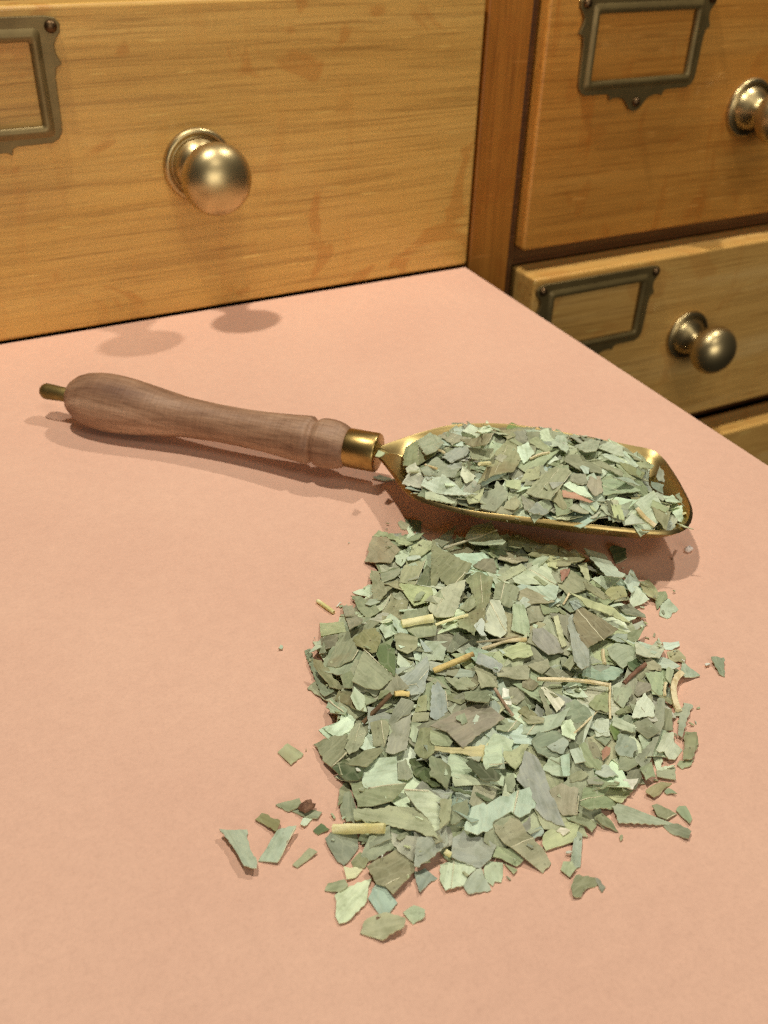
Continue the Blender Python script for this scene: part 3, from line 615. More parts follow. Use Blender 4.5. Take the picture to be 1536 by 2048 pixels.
w 1111.5,1663.9 1120.6,1656.6 1140.7,1662.1 1126.1,1673
g 985.7,1714.9 993,1693.1 1022.2,1698.5 1047.7,1720.4 1033.1,1735 1011.2,1724.1
o 1007.6,1729.5 1034.9,1740.5 1027.6,1747.8
p 880,1729.5 907.3,1720.4 952.9,1735 936.5,1753.2 927.4,1771.4 890.9,1782.4 880,1764.2|908.3,1722.2,901.9,1780.6,1.6
p 925.6,1771.4 952.9,1738.6 962,1736.8 982.1,1780.6 936.5,1790.6
p 967.5,1738.6 978.4,1724.1 1005.8,1727.7 1005.8,1753.2 1002.1,1766 989.4,1764.2 985.7,1773.3 969.3,1756.9
m 1033.2,1560.7 1044.1,1524.2 1049.6,1502.3 1069.6,1511.4 1084.2,1535.1 1093.3,1562.5 1115.2,1617.2 1129.8,1655.5 1111.5,1651.8 1086,1637.2 1069.6,1617.2 1073.3,1606.2
b 929.2,1660.3 942,1616.5 967.5,1605.6 973,1611 1000.3,1591.9 1016.7,1594.6 1033.1,1583.7 1058.6,1576.4 1073.2,1605.6 1069.6,1616.5 1038.6,1636.6 1022.2,1623.8 989.4,1642 985.7,1656.6 954.7,1671.2|1035.9,1583.7,1026.7,1626.5,2.6
m 901.9,1714.9 905.5,1676.7 927.4,1662.1 940.2,1676.7 958.4,1674.8 993,1693.1 982.1,1718.6 960.2,1736.8 912.8,1720.4
t 985.7,1649.3 1024,1627.4 1034.9,1634.7 1055,1667.5 1067.8,1674.8 1102.4,1727.7 1086,1745.9 1022.2,1696.7 1007.6,1687.6 989.4,1663.9|1022.2,1696.7,1067.8,1674.8,1.5
p 1140.7,1724.1 1146.1,1687.6 1153.4,1662.1 1164.4,1669.4 1162.5,1705.8 1160.7,1735 1149.8,1738.6
o 1120.6,1742.3 1126.1,1724.1 1144.3,1724.1 1153.4,1738.6 1138.8,1756.9
g 1160.1,1611.1 1167.3,1576.5 1222,1572.8 1207.4,1592.9 1242.1,1609.3 1223.8,1618.4 1176.5,1620.2|1160.1,1602,1205.6,1592.9,1.5
c 1205.6,1591 1222,1574.6 1242.1,1569.2 1265.8,1581.9 1242.1,1607.4
w 1245.7,1560.1 1276.7,1558.2 1265.8,1580.1 1249.4,1574.6
g 1325.9,1653 1353.3,1647.5 1382.4,1664 1377,1677.6 1340.5,1665.8
p 1223.8,1612.9 1234.8,1607.4 1256.7,1614.7 1304.1,1631.1 1353.3,1651.2 1318.6,1651.2 1238.4,1645.7
g 1303.1,1612.9 1313.2,1609.3 1353.3,1629.3 1333.2,1640.3 1315,1633|1333.2,1639.3,1353.3,1629.3,1.6
g 1351.4,1622 1358.7,1612.9 1371.5,1612.9 1384.3,1638.4 1378.8,1649.4
n 1291.3,1585.6 1296.8,1576.5 1322.3,1563.7 1344.2,1567.3 1329.6,1578.3 1307.7,1596.5
g 1327.8,1585.6 1336.9,1576.5 1353.3,1590.1 1333.2,1590.1
o 1187.4,1636.6 1203.8,1627.5 1222,1642.1 1236.6,1665.8 1212.9,1654.8
g 1140,1636.6 1167.3,1623.8 1185.6,1636.6 1192.9,1651.2 1183.7,1667.6 1172.8,1656.7 1140,1642.1
o 1145.5,1793.4 1144.6,1767.9 1150.9,1751.4 1189.2,1756.9 1194.7,1771.5 1172.8,1778.8 1161.9,1795.2
g 1189.2,1756.9 1194.7,1756.9 1211.1,1775.1 1203.8,1786.1
y 439.1,1660.3 494.7,1662.1 494.7,1678.5 514.8,1729.5 513,1738.6 487.4,1731.3 463.7,1691.2
p 516.6,1724.1 554.9,1662.1 593.2,1651.1 554.9,1725.9|592.3,1652.1,556.7,1725,1.5
n 510.2,1642 523.9,1627.4 536.7,1630.2 560.4,1642 554.9,1664.8 529.4,1651.1
p 600.5,1649.3 605.9,1636.6 629.6,1636.6 607.8,1653
g 584.1,1623.8 607.8,1614.7 644.2,1623.8 635.1,1638.4 613.2,1636.6
g 551.2,1611 598.6,1596.5 605.9,1614.7 576.8,1623.8
g 585,1731.3 618.7,1696.7 635.1,1705.8 595,1736.8
d 626,1662.1 642.4,1647.5 658.8,1660.3 636.9,1670.3
o 555,1505 575,1487 607,1510 582,1532
g 1421,1317 1447,1317 1449,1355 1438,1350
g 745,957 759,950 792,961 772,964"""
SCOOP_TXT = """d 905,859.3 951.9,873 948,878.8 916.7,869.1
p 953.8,865.2 973.4,848.6 985.1,861.2 959.7,873
g 875.7,871 908.9,862.2 924.5,874.9 944.1,876.9 920.6,882.7 905,890.5|914.8,870,899.1,882.7,1.6
n 920.6,882.7 951.9,876.9 967.5,869.1 987,867.1 973.4,892.5 942.1,892.5|987,868.1,973.4,892.5,1.4
g 806.4,933.5 809.3,902.3 828.8,884.7 867.9,898.4 871.8,912 838.6,931.6|837.6,898.4,835.7,917.9,1.6
p 829.8,883.7 852.3,865.2 877.7,873 889.4,886.6 871.8,902.3 852.3,910.1
e 1012.4,857.3 1022.2,845.6 1053.4,859.3 1047.6,863.2 1014.4,861.2
t 1022.2,863.2 1051.5,863.2 1055.4,886.6 1037.8,890.5
p 922.6,914 942.1,923.8 955.8,935.5 938.2,939.4
g 936.2,898.4 987,898.4 987,914 971.4,921.8 944.1,919.8
y 883.5,914 922.6,888.6 942.1,894.5 934.3,910.1 903,927.7
p 920.6,949.1 924.5,931.6 936.2,939.4 951.9,955 944.1,962.8 932.3,966.7
y 840.5,937.4 873.8,915.9 903,939.4 920.6,935.5 908.9,955 848.4,951.1
w 811.2,937.4 830.8,927.7 844.5,949.1 815.2,947.2
y 803.4,968.7 817.1,947.2 848.4,951.1 844.5,978.4
g 910.9,994.1 959.7,1011.6 957.7,1019.5 916.7,1007.7
g 930.4,994.1 967.5,978.4 963.6,1005.8 938.2,1009.7
p 850.3,998 850.3,982.3 885.5,992.1 912.8,1005.8 907,1009.7
v 840.5,972.6 852.3,951.1 885.5,951.1 905,964.8 928.4,984.3 955.8,990.2 907,992.1 881.6,990.2
p 1032,896.4 1055.4,884.7 1069.1,908.1 1047.6,927.7 1035.9,908.1
o 953.8,968.7 990.9,904.2 1010.5,886.6 1024.1,865.2 1032,873 1033.9,896.4 1041.7,921.8 1026.1,945.2 990.9,951.1|1014.4,894.5,989,949.1,1.2
g 1006.6,1017.5 1012.4,1001.9 1032,992.1 1041.7,1005.8 1030,1021.4
g 1010.5,974.5 1012.4,960.9 1041.7,962.8 1041.7,980.4
t 961.6,1017.5 959.7,1001.9 969.5,984.3 987,980.4 992.9,962.8 1012.4,980.4 1014.4,998 989,1025.3
o 1039.8,964.8 1053.4,939.4 1080,935.5 1080,957
y 1041.7,994.1 1080,1011.6 1080,1029.2 1049.5,1021.4
g 1060,880.9 1073.3,874.3 1102.1,900.8 1095.4,907.5 1060,887.5
g 1097.6,863.2 1117.5,861 1135.3,874.3 1126.4,880.9 1104.3,869.8
p 1148.5,894.2 1179.5,880.9 1201.7,880.9 1192.8,903 1170.7,907.5
p 1192.8,896.4 1214.9,885.3 1243.7,894.2 1248.1,914.1 1228.2,909.7
p 1203.9,909.7 1243.7,911.9 1283.6,934 1259.2,936.2 1208.3,916.3
n 1237.1,925.2 1263.6,934 1290.2,945.1 1283.6,958.4 1257,949.5
g 1179.5,914.1 1214.9,929.6 1243.7,945.1 1245.9,953.9 1214.9,942.9 1177.3,923
g 1133,909.7 1159.6,909.7 1203.9,936.2 1203.9,947.3 1166.2,942.9 1128.6,923
p 1099.8,894.2 1113.1,872.1 1130.8,874.3 1137.5,896.4 1133,907.5 1115.3,894.2
g 1144.1,949.5 1170.7,949.5 1175.1,967.2 1155.2,971.7 1139.7,960.6
p 1226,956.2 1254.8,956.2 1283.6,971.7 1259.2,967.2
m 1301.3,962.8 1338.9,973.9 1330,991.6 1303.5,976.1
y 1312.3,953.9 1321.2,927.4 1330,923 1333.4,965 1316.8,962.8
n 1254.8,984.9 1281.3,991.6 1285.8,1002.6 1272.5,1007.1 1259.2,996
g 1203.9,960.6 1230.4,960.6 1281.3,982.7 1250.3,987.1 1206.1,993.8|1206.1,971.7,1241.5,984.9,1.5
t 1172.9,973.9 1179.5,953.9 1199.4,953.9 1206.1,984.9 1190.6,991.6
k 1124.2,980.5 1157.4,989.4 1186.2,1002.6 1179.5,1006 1126.4,996
p 1126.4,971.7 1139.7,962.8 1170.7,980.5 1186.2,996 1157.4,989.4
n 1104.3,1002.6 1119.8,976.1 1133,1018.1 1124.2,1020.3
g 1135.3,1018.1 1153,1007.1 1179.5,1013.7 1177.3,1029.2 1155.2,1024.8
y 1055.6,1024.8 1073.3,1004.9 1097.6,1027 1086.6,1031.4
g 1102.1,1033.6 1137.5,1033.6 1166.2,1033.6 1137.5,1040.3 1110.9,1039.2
g 1124.2,1042.5 1146.3,1040.3 1145.2,1066.8 1135.3,1058
g 1050,988.3 1079.9,953.9 1124.2,927.4 1143,945.1 1122,973.9 1100.9,1000.4 1073.3,994.9|1143,946.2,1104.3,996,1.3 1123.1,934,1073.3,991.6,1.1
p 1199.4,1018.1 1206.1,1004.9 1223.8,1027 1228.2,1038.1
d 1210.5,1002.6 1221.6,1004.9 1237.1,1038.1 1239.3,1044.7 1219.4,1027
y 1226,1013.7 1259.2,1024.8 1245.9,1038.1 1239.3,1031.4
p 1243.7,1044.7 1263.6,1027 1290.2,1046.9 1248.1,1051.3
w 1180.6,1038.1 1192.8,1022.6 1201.7,1024.8 1192.8,1035.8
p 1296.8,989.4 1314.5,984.9 1334.5,998.2 1325.6,1002.6
p 1325.6,993.8 1345.5,991.6 1361,1007.1 1332.2,1004.9
g 1350,991.6 1363.2,984.9 1380.9,1007.1 1367.7,1013.7
g 1301.3,1013.7 1305.7,1000.4 1338.9,1018.1 1330,1027
p 1338.9,1020.3 1363.2,1011.5 1367.7,1046.9 1358.8,1044.7
o 1303.5,1015.9 1341.1,1024.8 1336.7,1042.5 1332.2,1062.4 1314.5,1042.5
g 1352.2,1046.9 1387.6,1058 1365.4,1053.6"""
STEM_TXT = """l 7.5 803.2,1247.8 835.1,1241.4 866.1,1236
l 4.5 634.6,1201.3 651,1213.2 667.4,1225
s 4 963.9,1298.8 987.6,1290.6 1009.5,1282.4 1053.2,1278.8
t 2 953,1284.3 994.9,1279.7 1036.8,1272.4
l 3.2 870.9,1249.6 903.7,1238.7 936.6,1230.5
s 2 1126.1,1209.5 1131.6,1200.4 1138.9,1185.8
n 4.2 782.3,1387.5 754.9,1416.7 725.8,1445.8
r 5.5 789.6,1387.5 804.2,1386.6 818.7,1388.4
r 6.5 867.3,1341.9 892.8,1331 920.2,1320.1 947.5,1308.2
s 4.2 1075.1,1358.3 1140,1360.2 1179,1363.8 1216.4,1370.2
q 3.3 989.4,1376.6 1005.8,1403.9 1025.9,1431.2
s 1.9 1147.3,1467.7 1171,1445.8 1193.8,1423
s 2.6 1220.3,1367.4 1219.3,1402.1 1220.3,1438.5
k 4 1247.6,1367.4 1265.8,1349.2 1291.3,1328.3
s 6 1363.3,1345.6 1351.5,1358.3 1346,1376.6 1349.7,1402.1 1357,1422.1
s 3 1331.4,1365.6 1328.7,1378.4 1329.6,1391.1
s 3.5 1205.7,1300 1206.6,1314.6 1209.3,1327.3
l 10.5 666.5,1658.4 718.4,1657.5 769.5,1656.6
l 5 890,1702.2 894.6,1705.8 901,1709.5"""
SSTEM_TXT = """l 3.6 958.7,927.7 969.5,927.1 979.2,926.3
s 2.6 871.8,896.4 881.6,901.3 889.4,906.2
s 2.2 850.3,929.6 862,933.5 873.8,937.4
s 2.6 1060,917.4 1079.9,908.6 1098.7,905.3
s 4.5 1273.6,1015.9 1288,1033.6 1310.1,1051.3
l 2.6 1366.6,1027 1372.1,1026.5 1376.5,1026.1"""
OUTLINE = [(735, 1070), (800, 1065), (870, 1080), (1000, 1075), (1150, 1095), (1200, 1130), (1270, 1165), (1300, 1195), (1275, 1250), (1280, 1290), (1340, 1310), (1360, 1350), (1350, 1420), (1350, 1490), (1330, 1555), (1270, 1590), (1200, 1625), (1140, 1680), (1080, 1700), (1000, 1740), (900, 1745), (800, 1740), (715, 1700), (680, 1650), (690, 1600), (650, 1505), (665, 1440), (635, 1370), (625, 1310), (655, 1260), (710, 1205), (745, 1150)]

def inside(poly, X, Y):
    r = np.zeros(X.shape, bool); n = len(poly)
    for i in range(n):
        x1, y1 = poly[i]; x2, y2 = poly[(i + 1) % n]
        c = ((y1 > Y) != (y2 > Y))
        if y1 == y2: continue
        r ^= c & (X < (x2 - x1) * (Y - y1) / (y2 - y1) + x1)
    return r
class Ground:
    """height map of what has been laid down so far, and which piece is on top"""
    def __init__(s, x0, x1, y0, y1, cell):
        s.x0, s.y0, s.c = x0, y0, cell
        s.nx = int((x1 - x0) / cell); s.ny = int((y1 - y0) / cell)
        xs = x0 + (np.arange(s.nx) + .5) * cell; ys = y0 + (np.arange(s.ny) + .5) * cell
        s.X, s.Y = np.meshgrid(xs, ys); s.H = np.zeros((s.ny, s.nx)); s.top = -np.ones((s.ny, s.nx), int)
        s.ok = np.ones((s.ny, s.nx), bool)
    def cells(s, poly):
        p = np.asarray(poly); i0, i1 = int((p[:, 0].min() - s.x0) / s.c) - 1, int((p[:, 0].max() - s.x0) / s.c) + 2
        j0, j1 = int((p[:, 1].min() - s.y0) / s.c) - 1, int((p[:, 1].max() - s.y0) / s.c) + 2
        i0, j0 = max(i0, 0), max(j0, 0); i1, j1 = min(i1, s.nx), min(j1, s.ny)
        if i1 <= i0 or j1 <= j0: return None
        sl = (slice(j0, j1), slice(i0, i1)); m = inside(poly, s.X[sl], s.Y[sl])
        if not m.any():
            return None
        return sl, m
    def rest(s, poly, tilt, q, maxs=.5):
        """plane a,b,c on which a piece with this outline comes to rest"""
        cm = s.cells(poly); cx, cy = np.mean(poly, axis=0)
        if cm is None: return tilt[0], tilt[1], -tilt[0] * cx - tilt[1] * cy + .002
        sl, m = cm; mm = m & s.ok[sl]
        if mm.sum() < 4: mm = m
        x, y, h = s.X[sl][mm] - cx, s.Y[sl][mm] - cy, s.H[sl][mm]
        if len(h) >= 6:
            M_ = np.stack([x, y, np.ones_like(x)], 1); a, b, c = np.linalg.lstsq(M_, h, rcond=None)[0]
        else: a = b = 0.0; c = h.max()
        a += tilt[0]; b += tilt[1]; sl_ = math.hypot(a, b)
        if sl_ > maxs: a *= maxs / sl_; b *= maxs / sl_
        c = np.quantile(h - a * x - b * y, q)
        c = max(c, np.quantile(-a * x - b * y, 1.0) + .0008) if len(h) else c
        return a, b, c - a * cx - b * cy
    def lay(s, poly, a, b, c, idx, th):
        cm = s.cells(poly)
        if cm is None: return
        sl, m = cm; z = a * s.X[sl] + b * s.Y[sl] + c + th
        up = m & (z > s.H[sl]); s.H[sl][up] = z[up]; s.top[sl][up] = idx

def rough_outline(poly, step, amp, rnd):
    out = []; n = len(poly)
    for i in range(n):
        a, b = np.array(poly[i]), np.array(poly[(i + 1) % n]); L = np.linalg.norm(b - a)
        k = max(1, int(L / step)); nrm = np.array([-(b - a)[1], (b - a)[0]]) / max(L, 1e-9)
        style = rnd.random()
        for j in range(k):
            if j == 0: out.append(a); continue
            t = (j + rnd.uniform(-.2, .2)) / k
            if style < .45: d_ = rnd.uniform(-.15, .15) * amp
            elif style < .75: d_ = (.75 if j % 2 else -.45) * amp * rnd.uniform(.4, 1.1)
            else: d_ = rnd.uniform(-1.3, 1.3) * amp
            out.append(a + (b - a) * t + nrm * d_)
    return out

class Piece: pass
def make_piece(poly, plane, colour, rnd, step=.0075, amp=.0016, th=.0015, grid=.016, bend=None, ribs=(), lift=0.0):
    """poly: plan outline in units; builds vertices of a thin, slightly curled leaf fragment"""
    P = Piece(); a, b, c = plane; P.colour = colour; P.ribs = ribs; P.plane = plane
    ctr = np.mean(poly, axis=0); P.ctr = np.array([ctr[0], ctr[1], a * ctr[0] + b * ctr[1] + c])
    pl = np.array(poly) - ctr; P.area = abs(.5 * sum(pl[i - 1][0] * pl[i][1] - pl[i][0] * pl[i - 1][1] for i in range(len(pl))))
    out = rough_outline(pl, step, amp, rnd)
    cov = np.cov(pl.T); ew, ev = np.linalg.eigh(cov); mdir = ev[:, 1]; P.elong = math.sqrt(max(ew[1], 1e-12) / max(ew[0], 1e-12))
    if ribs:
        r0 = ribs[0]; q = np.array([r0[2] - r0[0], r0[3] - r0[1]]); mdir = q / max(np.linalg.norm(q), 1e-9)
    size = math.sqrt(P.area); pts = [Vector((float(q[0]), float(q[1]))) for q in out]; n = len(pts)
    x0, y0 = np.min(out, axis=0); x1, y1 = np.max(out, axis=0); ip = []
    gx = np.arange(x0 + grid * .5, x1, grid); gy = np.arange(y0 + grid * .5, y1, grid)
    if len(gx) and len(gy):
        GX, GY = np.meshgrid(gx, gy); GX = GX + rng.uniform(-.3, .3, GX.shape) * grid; GY = GY + rng.uniform(-.3, .3, GY.shape) * grid
        mk = inside(out, GX, GY)
        ip = [Vector((float(u), float(v_))) for u, v_ in zip(GX[mk], GY[mk])]
    vo, eo, fo, *_ = geometry.delaunay_2d_cdt(pts + ip, [(i, (i + 1) % n) for i in range(n)], [], 1, 1e-7)
    if bend is None: bend = rnd.choice([-.7, -.3, .2, .4, .6, 1.0, 1.7]) * .08
    ang = rnd.uniform(-.5, .5); bd = np.array([mdir[0] * math.cos(ang) - mdir[1] * math.sin(ang), mdir[0] * math.sin(ang) + mdir[1] * math.cos(ang)])
    bn = np.array([-bd[1], bd[0]]); kap = bend / max(size, .01) * 1.1; tw = rnd.uniform(-1, 1) * .05 / max(size, .01)
    ph = [rnd.uniform(0, 6.28) for _ in range(4)]
    def zof(x, y):
        u = x * bn[0] + y * bn[1]; v_ = x * bd[0] + y * bd[1]
        return a * x + b * y + kap * u * u * .9 + tw * u * v_ + .0012 * math.sin(x * 95 + ph[0]) * math.sin(y * 80 + ph[1]) + .0008 * math.sin((x + y) * 210 + ph[2]) + lift
    P.zof = zof
    nv = len(vo); top = [(q.x, q.y, zof(q.x, q.y) + th) for q in vo]; bot = [(q.x, q.y, zof(q.x, q.y)) for q in vo]
    tri = []
    for t in fo:
        A_, B_, C_ = vo[t[0]], vo[t[1]], vo[t[2]]
        cr = (B_.x - A_.x) * (C_.y - A_.y) - (B_.y - A_.y) * (C_.x - A_.x)
        if abs(cr) < 1e-12: continue
        tri.append(tuple(t) if cr > 0 else (t[0], t[2], t[1]))
    es = set()
    for t in tri:
        for e in ((t[0], t[1]), (t[1], t[2]), (t[2], t[0])): es.add(e)
    bnd = [e for e in es if (e[1], e[0]) not in es]
    bi = {}; side = []
    for e in bnd:
        for q in e:
            if q not in bi: bi[q] = len(bi)
    nb = len(bi); order = sorted(bi, key=bi.get)
    P.v = np.array(top + bot + [top[i] for i in order] + [bot[i] for i in order]) if nv else np.zeros((0, 3))
    P.f = tri + [(t[0] + nv, t[2] + nv, t[1] + nv) for t in tri] + [(2 * nv + bi[p], 2 * nv + nb + bi[p], 2 * nv + nb + bi[q], 2 * nv + bi[q]) for p, q in bnd]
    P.mi = [0] * (2 * len(tri)) + [1] * len(bnd)
    off = np.array([rnd.uniform(-9, 9), rnd.uniform(-9, 9), rnd.uniform(-9, 9)])
    L = np.zeros_like(P.v); L[:, 0] = P.v[:, :2] @ mdir * U; L[:, 1] = P.v[:, :2] @ np.array([-mdir[1], mdir[0]]) * U; P.lc = L + off
    t0 = TINT[colour]; g = rnd.choice([.95, 1.0, 1.05, 1.09, 1.14, 1.2]) * rnd.uniform(.98, 1.03); P.tint = (*srgb(*(min(255, v_ * g + rnd.uniform(-5, 5)) for v_ in t0), 1.0), min(1, SPECK[colour] * rnd.uniform(.3, 1.5)))
    P.px = project(P.ctr); P.name = 'leaf_fragment'
    return P
def piece_mesh(name, pieces, origin):
    V = []; F = []; MI = []; LC = []; TI = []; n = 0
    for P in pieces:
        V.append((P.v + (P.ctr - origin)) * U); F += [tuple(i + n for i in t) for t in P.f]; MI += P.mi
        LC.append(P.lc); TI.append(np.tile(np.array(P.tint), (len(P.v), 1))); n += len(P.v)
    V = np.concatenate(V); me = bpy.data.meshes.new(name); me.from_pydata(V.tolist(), [], F)
    me.materials.append(LEAF); me.materials.append(LEAF_EDGE); me.polygons.foreach_set('material_index', MI)
    me.polygons.foreach_set('use_smooth', [True] * len(F))
    me.attributes.new('leaf_co', 'FLOAT_VECTOR', 'POINT').data.foreach_set('vector', np.concatenate(LC).astype(np.float32).ravel())
    me.attributes.new('tint', 'FLOAT_COLOR', 'POINT').data.foreach_set('color', np.concatenate(TI).astype(np.float32).ravel())
    me.update(); o = bpy.data.objects.new(name, me); col.objects.link(o); o.location = [float(q) * U for q in origin]; return o

def tube(path, rad, n, rnd, wob=.12):
    """irregular stick along a 3-D path; rad: radius at each path point"""
    V = []; F = []; m = len(path); k0 = [1 + rnd.uniform(-wob, wob) for _ in range(n)]
    for i, p in enumerate(path):
        d = Vector(path[min(i + 1, m - 1)]) - Vector(path[max(i - 1, 0)]); d.normalize()
        s = d.cross(Vector((0, 0, 1))); s.normalize(); u = s.cross(d)
        r = rad[i] * (1 + rnd.uniform(-wob, wob) * .6)
        for k in range(n):
            th = 2 * math.pi * k / n; V.append(tuple(Vector(p) + (s * math.cos(th) + u * math.sin(th)) * r * k0[k]))
    for i in range(m - 1):
        for k in range(n): k2 = (k + 1) % n; F.append((i * n + k, i * n + k2, (i + 1) * n + k2, (i + 1) * n + k))
    F.append(tuple(range(n))[::-1]); F.append(tuple(range((m - 1) * n, m * n)))
    return V, F

def parse(txt):
    out = []
    for ln in txt.strip().split('\n'):
        a_, *r = ln.split('|'); tk = a_.split()
        out.append((tk[0], [tuple(map(float, q.split(','))) for q in tk[1:]], [tuple(map(float, q.split(','))) for q in r[0].split()] if r else []))
    return out
def random_poly(rnd, lo, hi):
    L = rnd.uniform(lo, hi) * rnd.choice([.8, 1, 1, 1.25]); W = L * rnd.uniform(.28, .75); k = rnd.random(); u = lambda a_, b_: rnd.uniform(a_, b_)
    if k < .22: p = [(-L / 2, -W / 2 * u(.6, 1)), (L / 2, u(-.5, .3) * W), (-L / 2 * u(.2, 1), W / 2 * u(.7, 1.1))]
    elif k < .72: p = [(-L / 2, -W / 2 * u(.4, 1.1)), (L / 2 * u(.7, 1), -W / 2 * u(.4, 1.1)), (L / 2 * u(.8, 1.2), W / 2 * u(.4, 1.1)), (-L / 2 * u(.6, 1.1), W / 2 * u(.6, 1.1))]
    else: p = [(-L / 2, -W / 2 * u(.2, .8)), (L * u(-.1, .2), -W / 2 * u(.9, 1.2)), (L / 2, u(-.3, .3) * W), (L / 2 * u(.1, .6), W / 2), (-L / 2 * u(.6, 1), W / 2 * u(.4, 1))]
    p = np.array(p); y = rnd.uniform(0, 6.28); R_ = np.array([[math.cos(y), -math.sin(y)], [math.sin(y), math.cos(y)]]); p = p @ R_.T; return p - p.mean(axis=0)
MIXC = 'ggggggggggpppppyyyobb'
pieces = []                                  # every fragment, in the order it was laid
TH = .0015
def drop_fill(G, target, tries, lo, hi, q, where, rnd):
    ys, xs = np.nonzero(target > 0); n0 = len(pieces)
    for _ in range(tries):
        k = int(rng.integers(len(ys))); j, i = ys[k], xs[k]
        if G.H[j, i] > target[j, i] - .004: continue
        ctr = np.array([G.X[j, i], G.Y[j, i]]); poly = random_poly(rnd, lo, hi) + ctr
        cm = G.cells(poly)
        if cm is None: continue
        sl, m = cm
        if (target[sl][m] > 0).mean() < .8: continue
        pl = G.rest(poly, (rnd.gauss(0, .07), rnd.gauss(0, .07)), q)
        P = make_piece(poly, pl, rnd.choice(MIXC), rnd, step=.008, amp=.0018, grid=.022, bend=rnd.uniform(-.06, .09))
        P.where = where; P.idx = len(pieces); P.traced = False; pieces.append(P); G.lay(poly, *pl, P.idx, TH)
    return len(pieces) - n0
def lay_traced(G, items, where, rnd, q, extra=None):
    for colour, pp, ribs in items:
        cpx = np.mean(pp, axis=0); z = .03 if where == 'heap' else .095
        for _ in range(4):
            c0 = on_z(cpx[0], cpx[1], z); i = min(max(int((c0[0] - G.x0) / G.c), 0), G.nx - 1); j = min(max(int((c0[1] - G.y0) / G.c), 0), G.ny - 1)
            zn = G.H[j, i] if G.ok[j, i] else z
            z = .5 * z + .5 * zn
        pl = (0, 0, z); tilt = (rnd.gauss(0, .08), rnd.gauss(0, .08))
        if extra and extra(cpx): tilt = extra(cpx)
        for _ in range(2):
            poly = [on_plane(x, y, *pl)[:2] for x, y in pp]; pl = G.rest(poly, tilt, q, .55)
        poly = [on_plane(x, y, *pl)[:2] for x, y in pp]; poly = [np.array(p) for p in poly]
        rr = []
        for x0, y0, x1, y1, w_ in ribs:
            a0, a1 = on_plane(x0, y0, *pl), on_plane(x1, y1, *pl); rr.append((a0[0], a0[1], a1[0], a1[1], w_))
        P = make_piece(poly, pl, colour, rnd, step=.0045, amp=.0014, grid=.0115, ribs=rr)
        P.where = where; P.idx = len(pieces); P.traced = True; pieces.append(P); G.lay(poly, *pl, P.idx, TH)

rnd = random.Random(11)
# --- heap on the card
GH = Ground(.05, 1.25, -2.0, -.25, .004)
opoly = [tuple(on_z(x, y, .0)[:2]) for x, y in OUTLINE]
ins = inside(opoly, GH.X, GH.Y); dist = np.full(GH.X.shape, 9.0)
for i in range(len(opoly)):
    p, q_ = np.array(opoly[i]), np.array(opoly[(i + 1) % len(opoly)]); d = q_ - p; LL = d @ d
    t = np.clip(((GH.X - p[0]) * d[0] + (GH.Y - p[1]) * d[1]) / LL, 0, 1)
    dist = np.minimum(dist, np.hypot(GH.X - p[0] - t * d[0], GH.Y - p[1] - t * d[1]))
lump = .9 + .2 * np.sin(GH.X * 23 + 1) * np.sin(GH.Y * 19)
target = np.where(ins & (dist > .012), (.006 + .046 * (1 - np.exp(-np.maximum(dist - .012, 0) / .12))) * lump, 0)
# low where the heap runs under the scoop
under = np.min(np.stack([np.hypot(GH.X - (p_neck[0] + db[0] * L_b * s), GH.Y - (p_neck[1] + db[1] * L_b * s)) for s in (.3, .45, .6, .75)]), axis=0)
target = np.where(target > 0, np.minimum(target, .006 + np.maximum(under - .09, 0) * .55), 0)
drop_fill(GH, target, 3000, .055, .110, .90, 'heap', rnd)
drop_fill(GH, target, 1500, .045, .085, .90, 'heap', rnd)
lay_traced(GH, parse(HEAP_TXT), 'heap', rnd, .95)
# --- heap in the scoop
GS = Ground(.45, 1.3, -1.6, -.85, .004)
rim_xy = [tuple(p[:2]) for p in rim]; GS.ok = inside(rim_xy, GS.X, GS.Y)
dr = np.min(np.stack([np.hypot(GS.X - p[0], GS.Y - p[1]) for p in rim[::2]]), axis=0)
sx = ((GS.X - p_neck[0]) * db[0] + (GS.Y - p_neck[1]) * db[1]) / L_b
rz = np.interp(sx, [0, .3, .6, .85, 1], [.070, .087, .097, .092, .086])
bvx = np.array(V_BOWL); zin = np.full(GS.X.shape, .09)
for j, i in zip(*np.nonzero(GS.ok)):
    zin[j, i] = bvx[np.argmin((bvx[:, 0] - GS.X[j, i]) ** 2 + (bvx[:, 1] - GS.Y[j, i]) ** 2), 2]
GS.H = np.where(GS.ok, np.maximum(zin + .006, rz - .045), 0)
fill = np.where(GS.ok & (dr > .014) & (sx > .15), rz - .018 + .050 * (1 - np.exp(-dr / .06)), 0)
lat = -(GS.X - p_neck[0]) * db[1] + (GS.Y - p_neck[1]) * db[0]
fill = np.where((sx > .86) & (lat > .03), 0, fill)
fill = np.where((sx > .80) & (fill > 0), fill - .010 - .05 * np.maximum(sx - .80, 0), fill)
drop_fill(GS, fill, 1800, .045, .085, .90, 'scoop', rnd)
drop_fill(GS, fill, 900, .035, .060, .90, 'scoop', rnd)
lay_traced(GS, parse(SCOOP_TXT), 'scoop', rnd, .95)
def strew(G, n, lo, hi, where, reg, rnd):
    ys, xs = np.nonzero(reg)
    for _ in range(n):
        k = int(rng.integers(len(ys))); ctr = np.array([G.X[ys[k], xs[k]], G.Y[ys[k], xs[k]]]); poly = random_poly(rnd, lo, hi) + ctr
        pl = G.rest(poly, (rnd.gauss(0, .15), rnd.gauss(0, .15)), .9)
        P = make_piece(poly, pl, rnd.choice('ggggpppyycbow'), rnd, step=.006, amp=.0012, grid=.02, bend=rnd.uniform(-.05, .1))
        P.where = where; P.idx = len(pieces); P.traced = False; pieces.append(P); G.lay(poly, *pl, P.idx, TH)
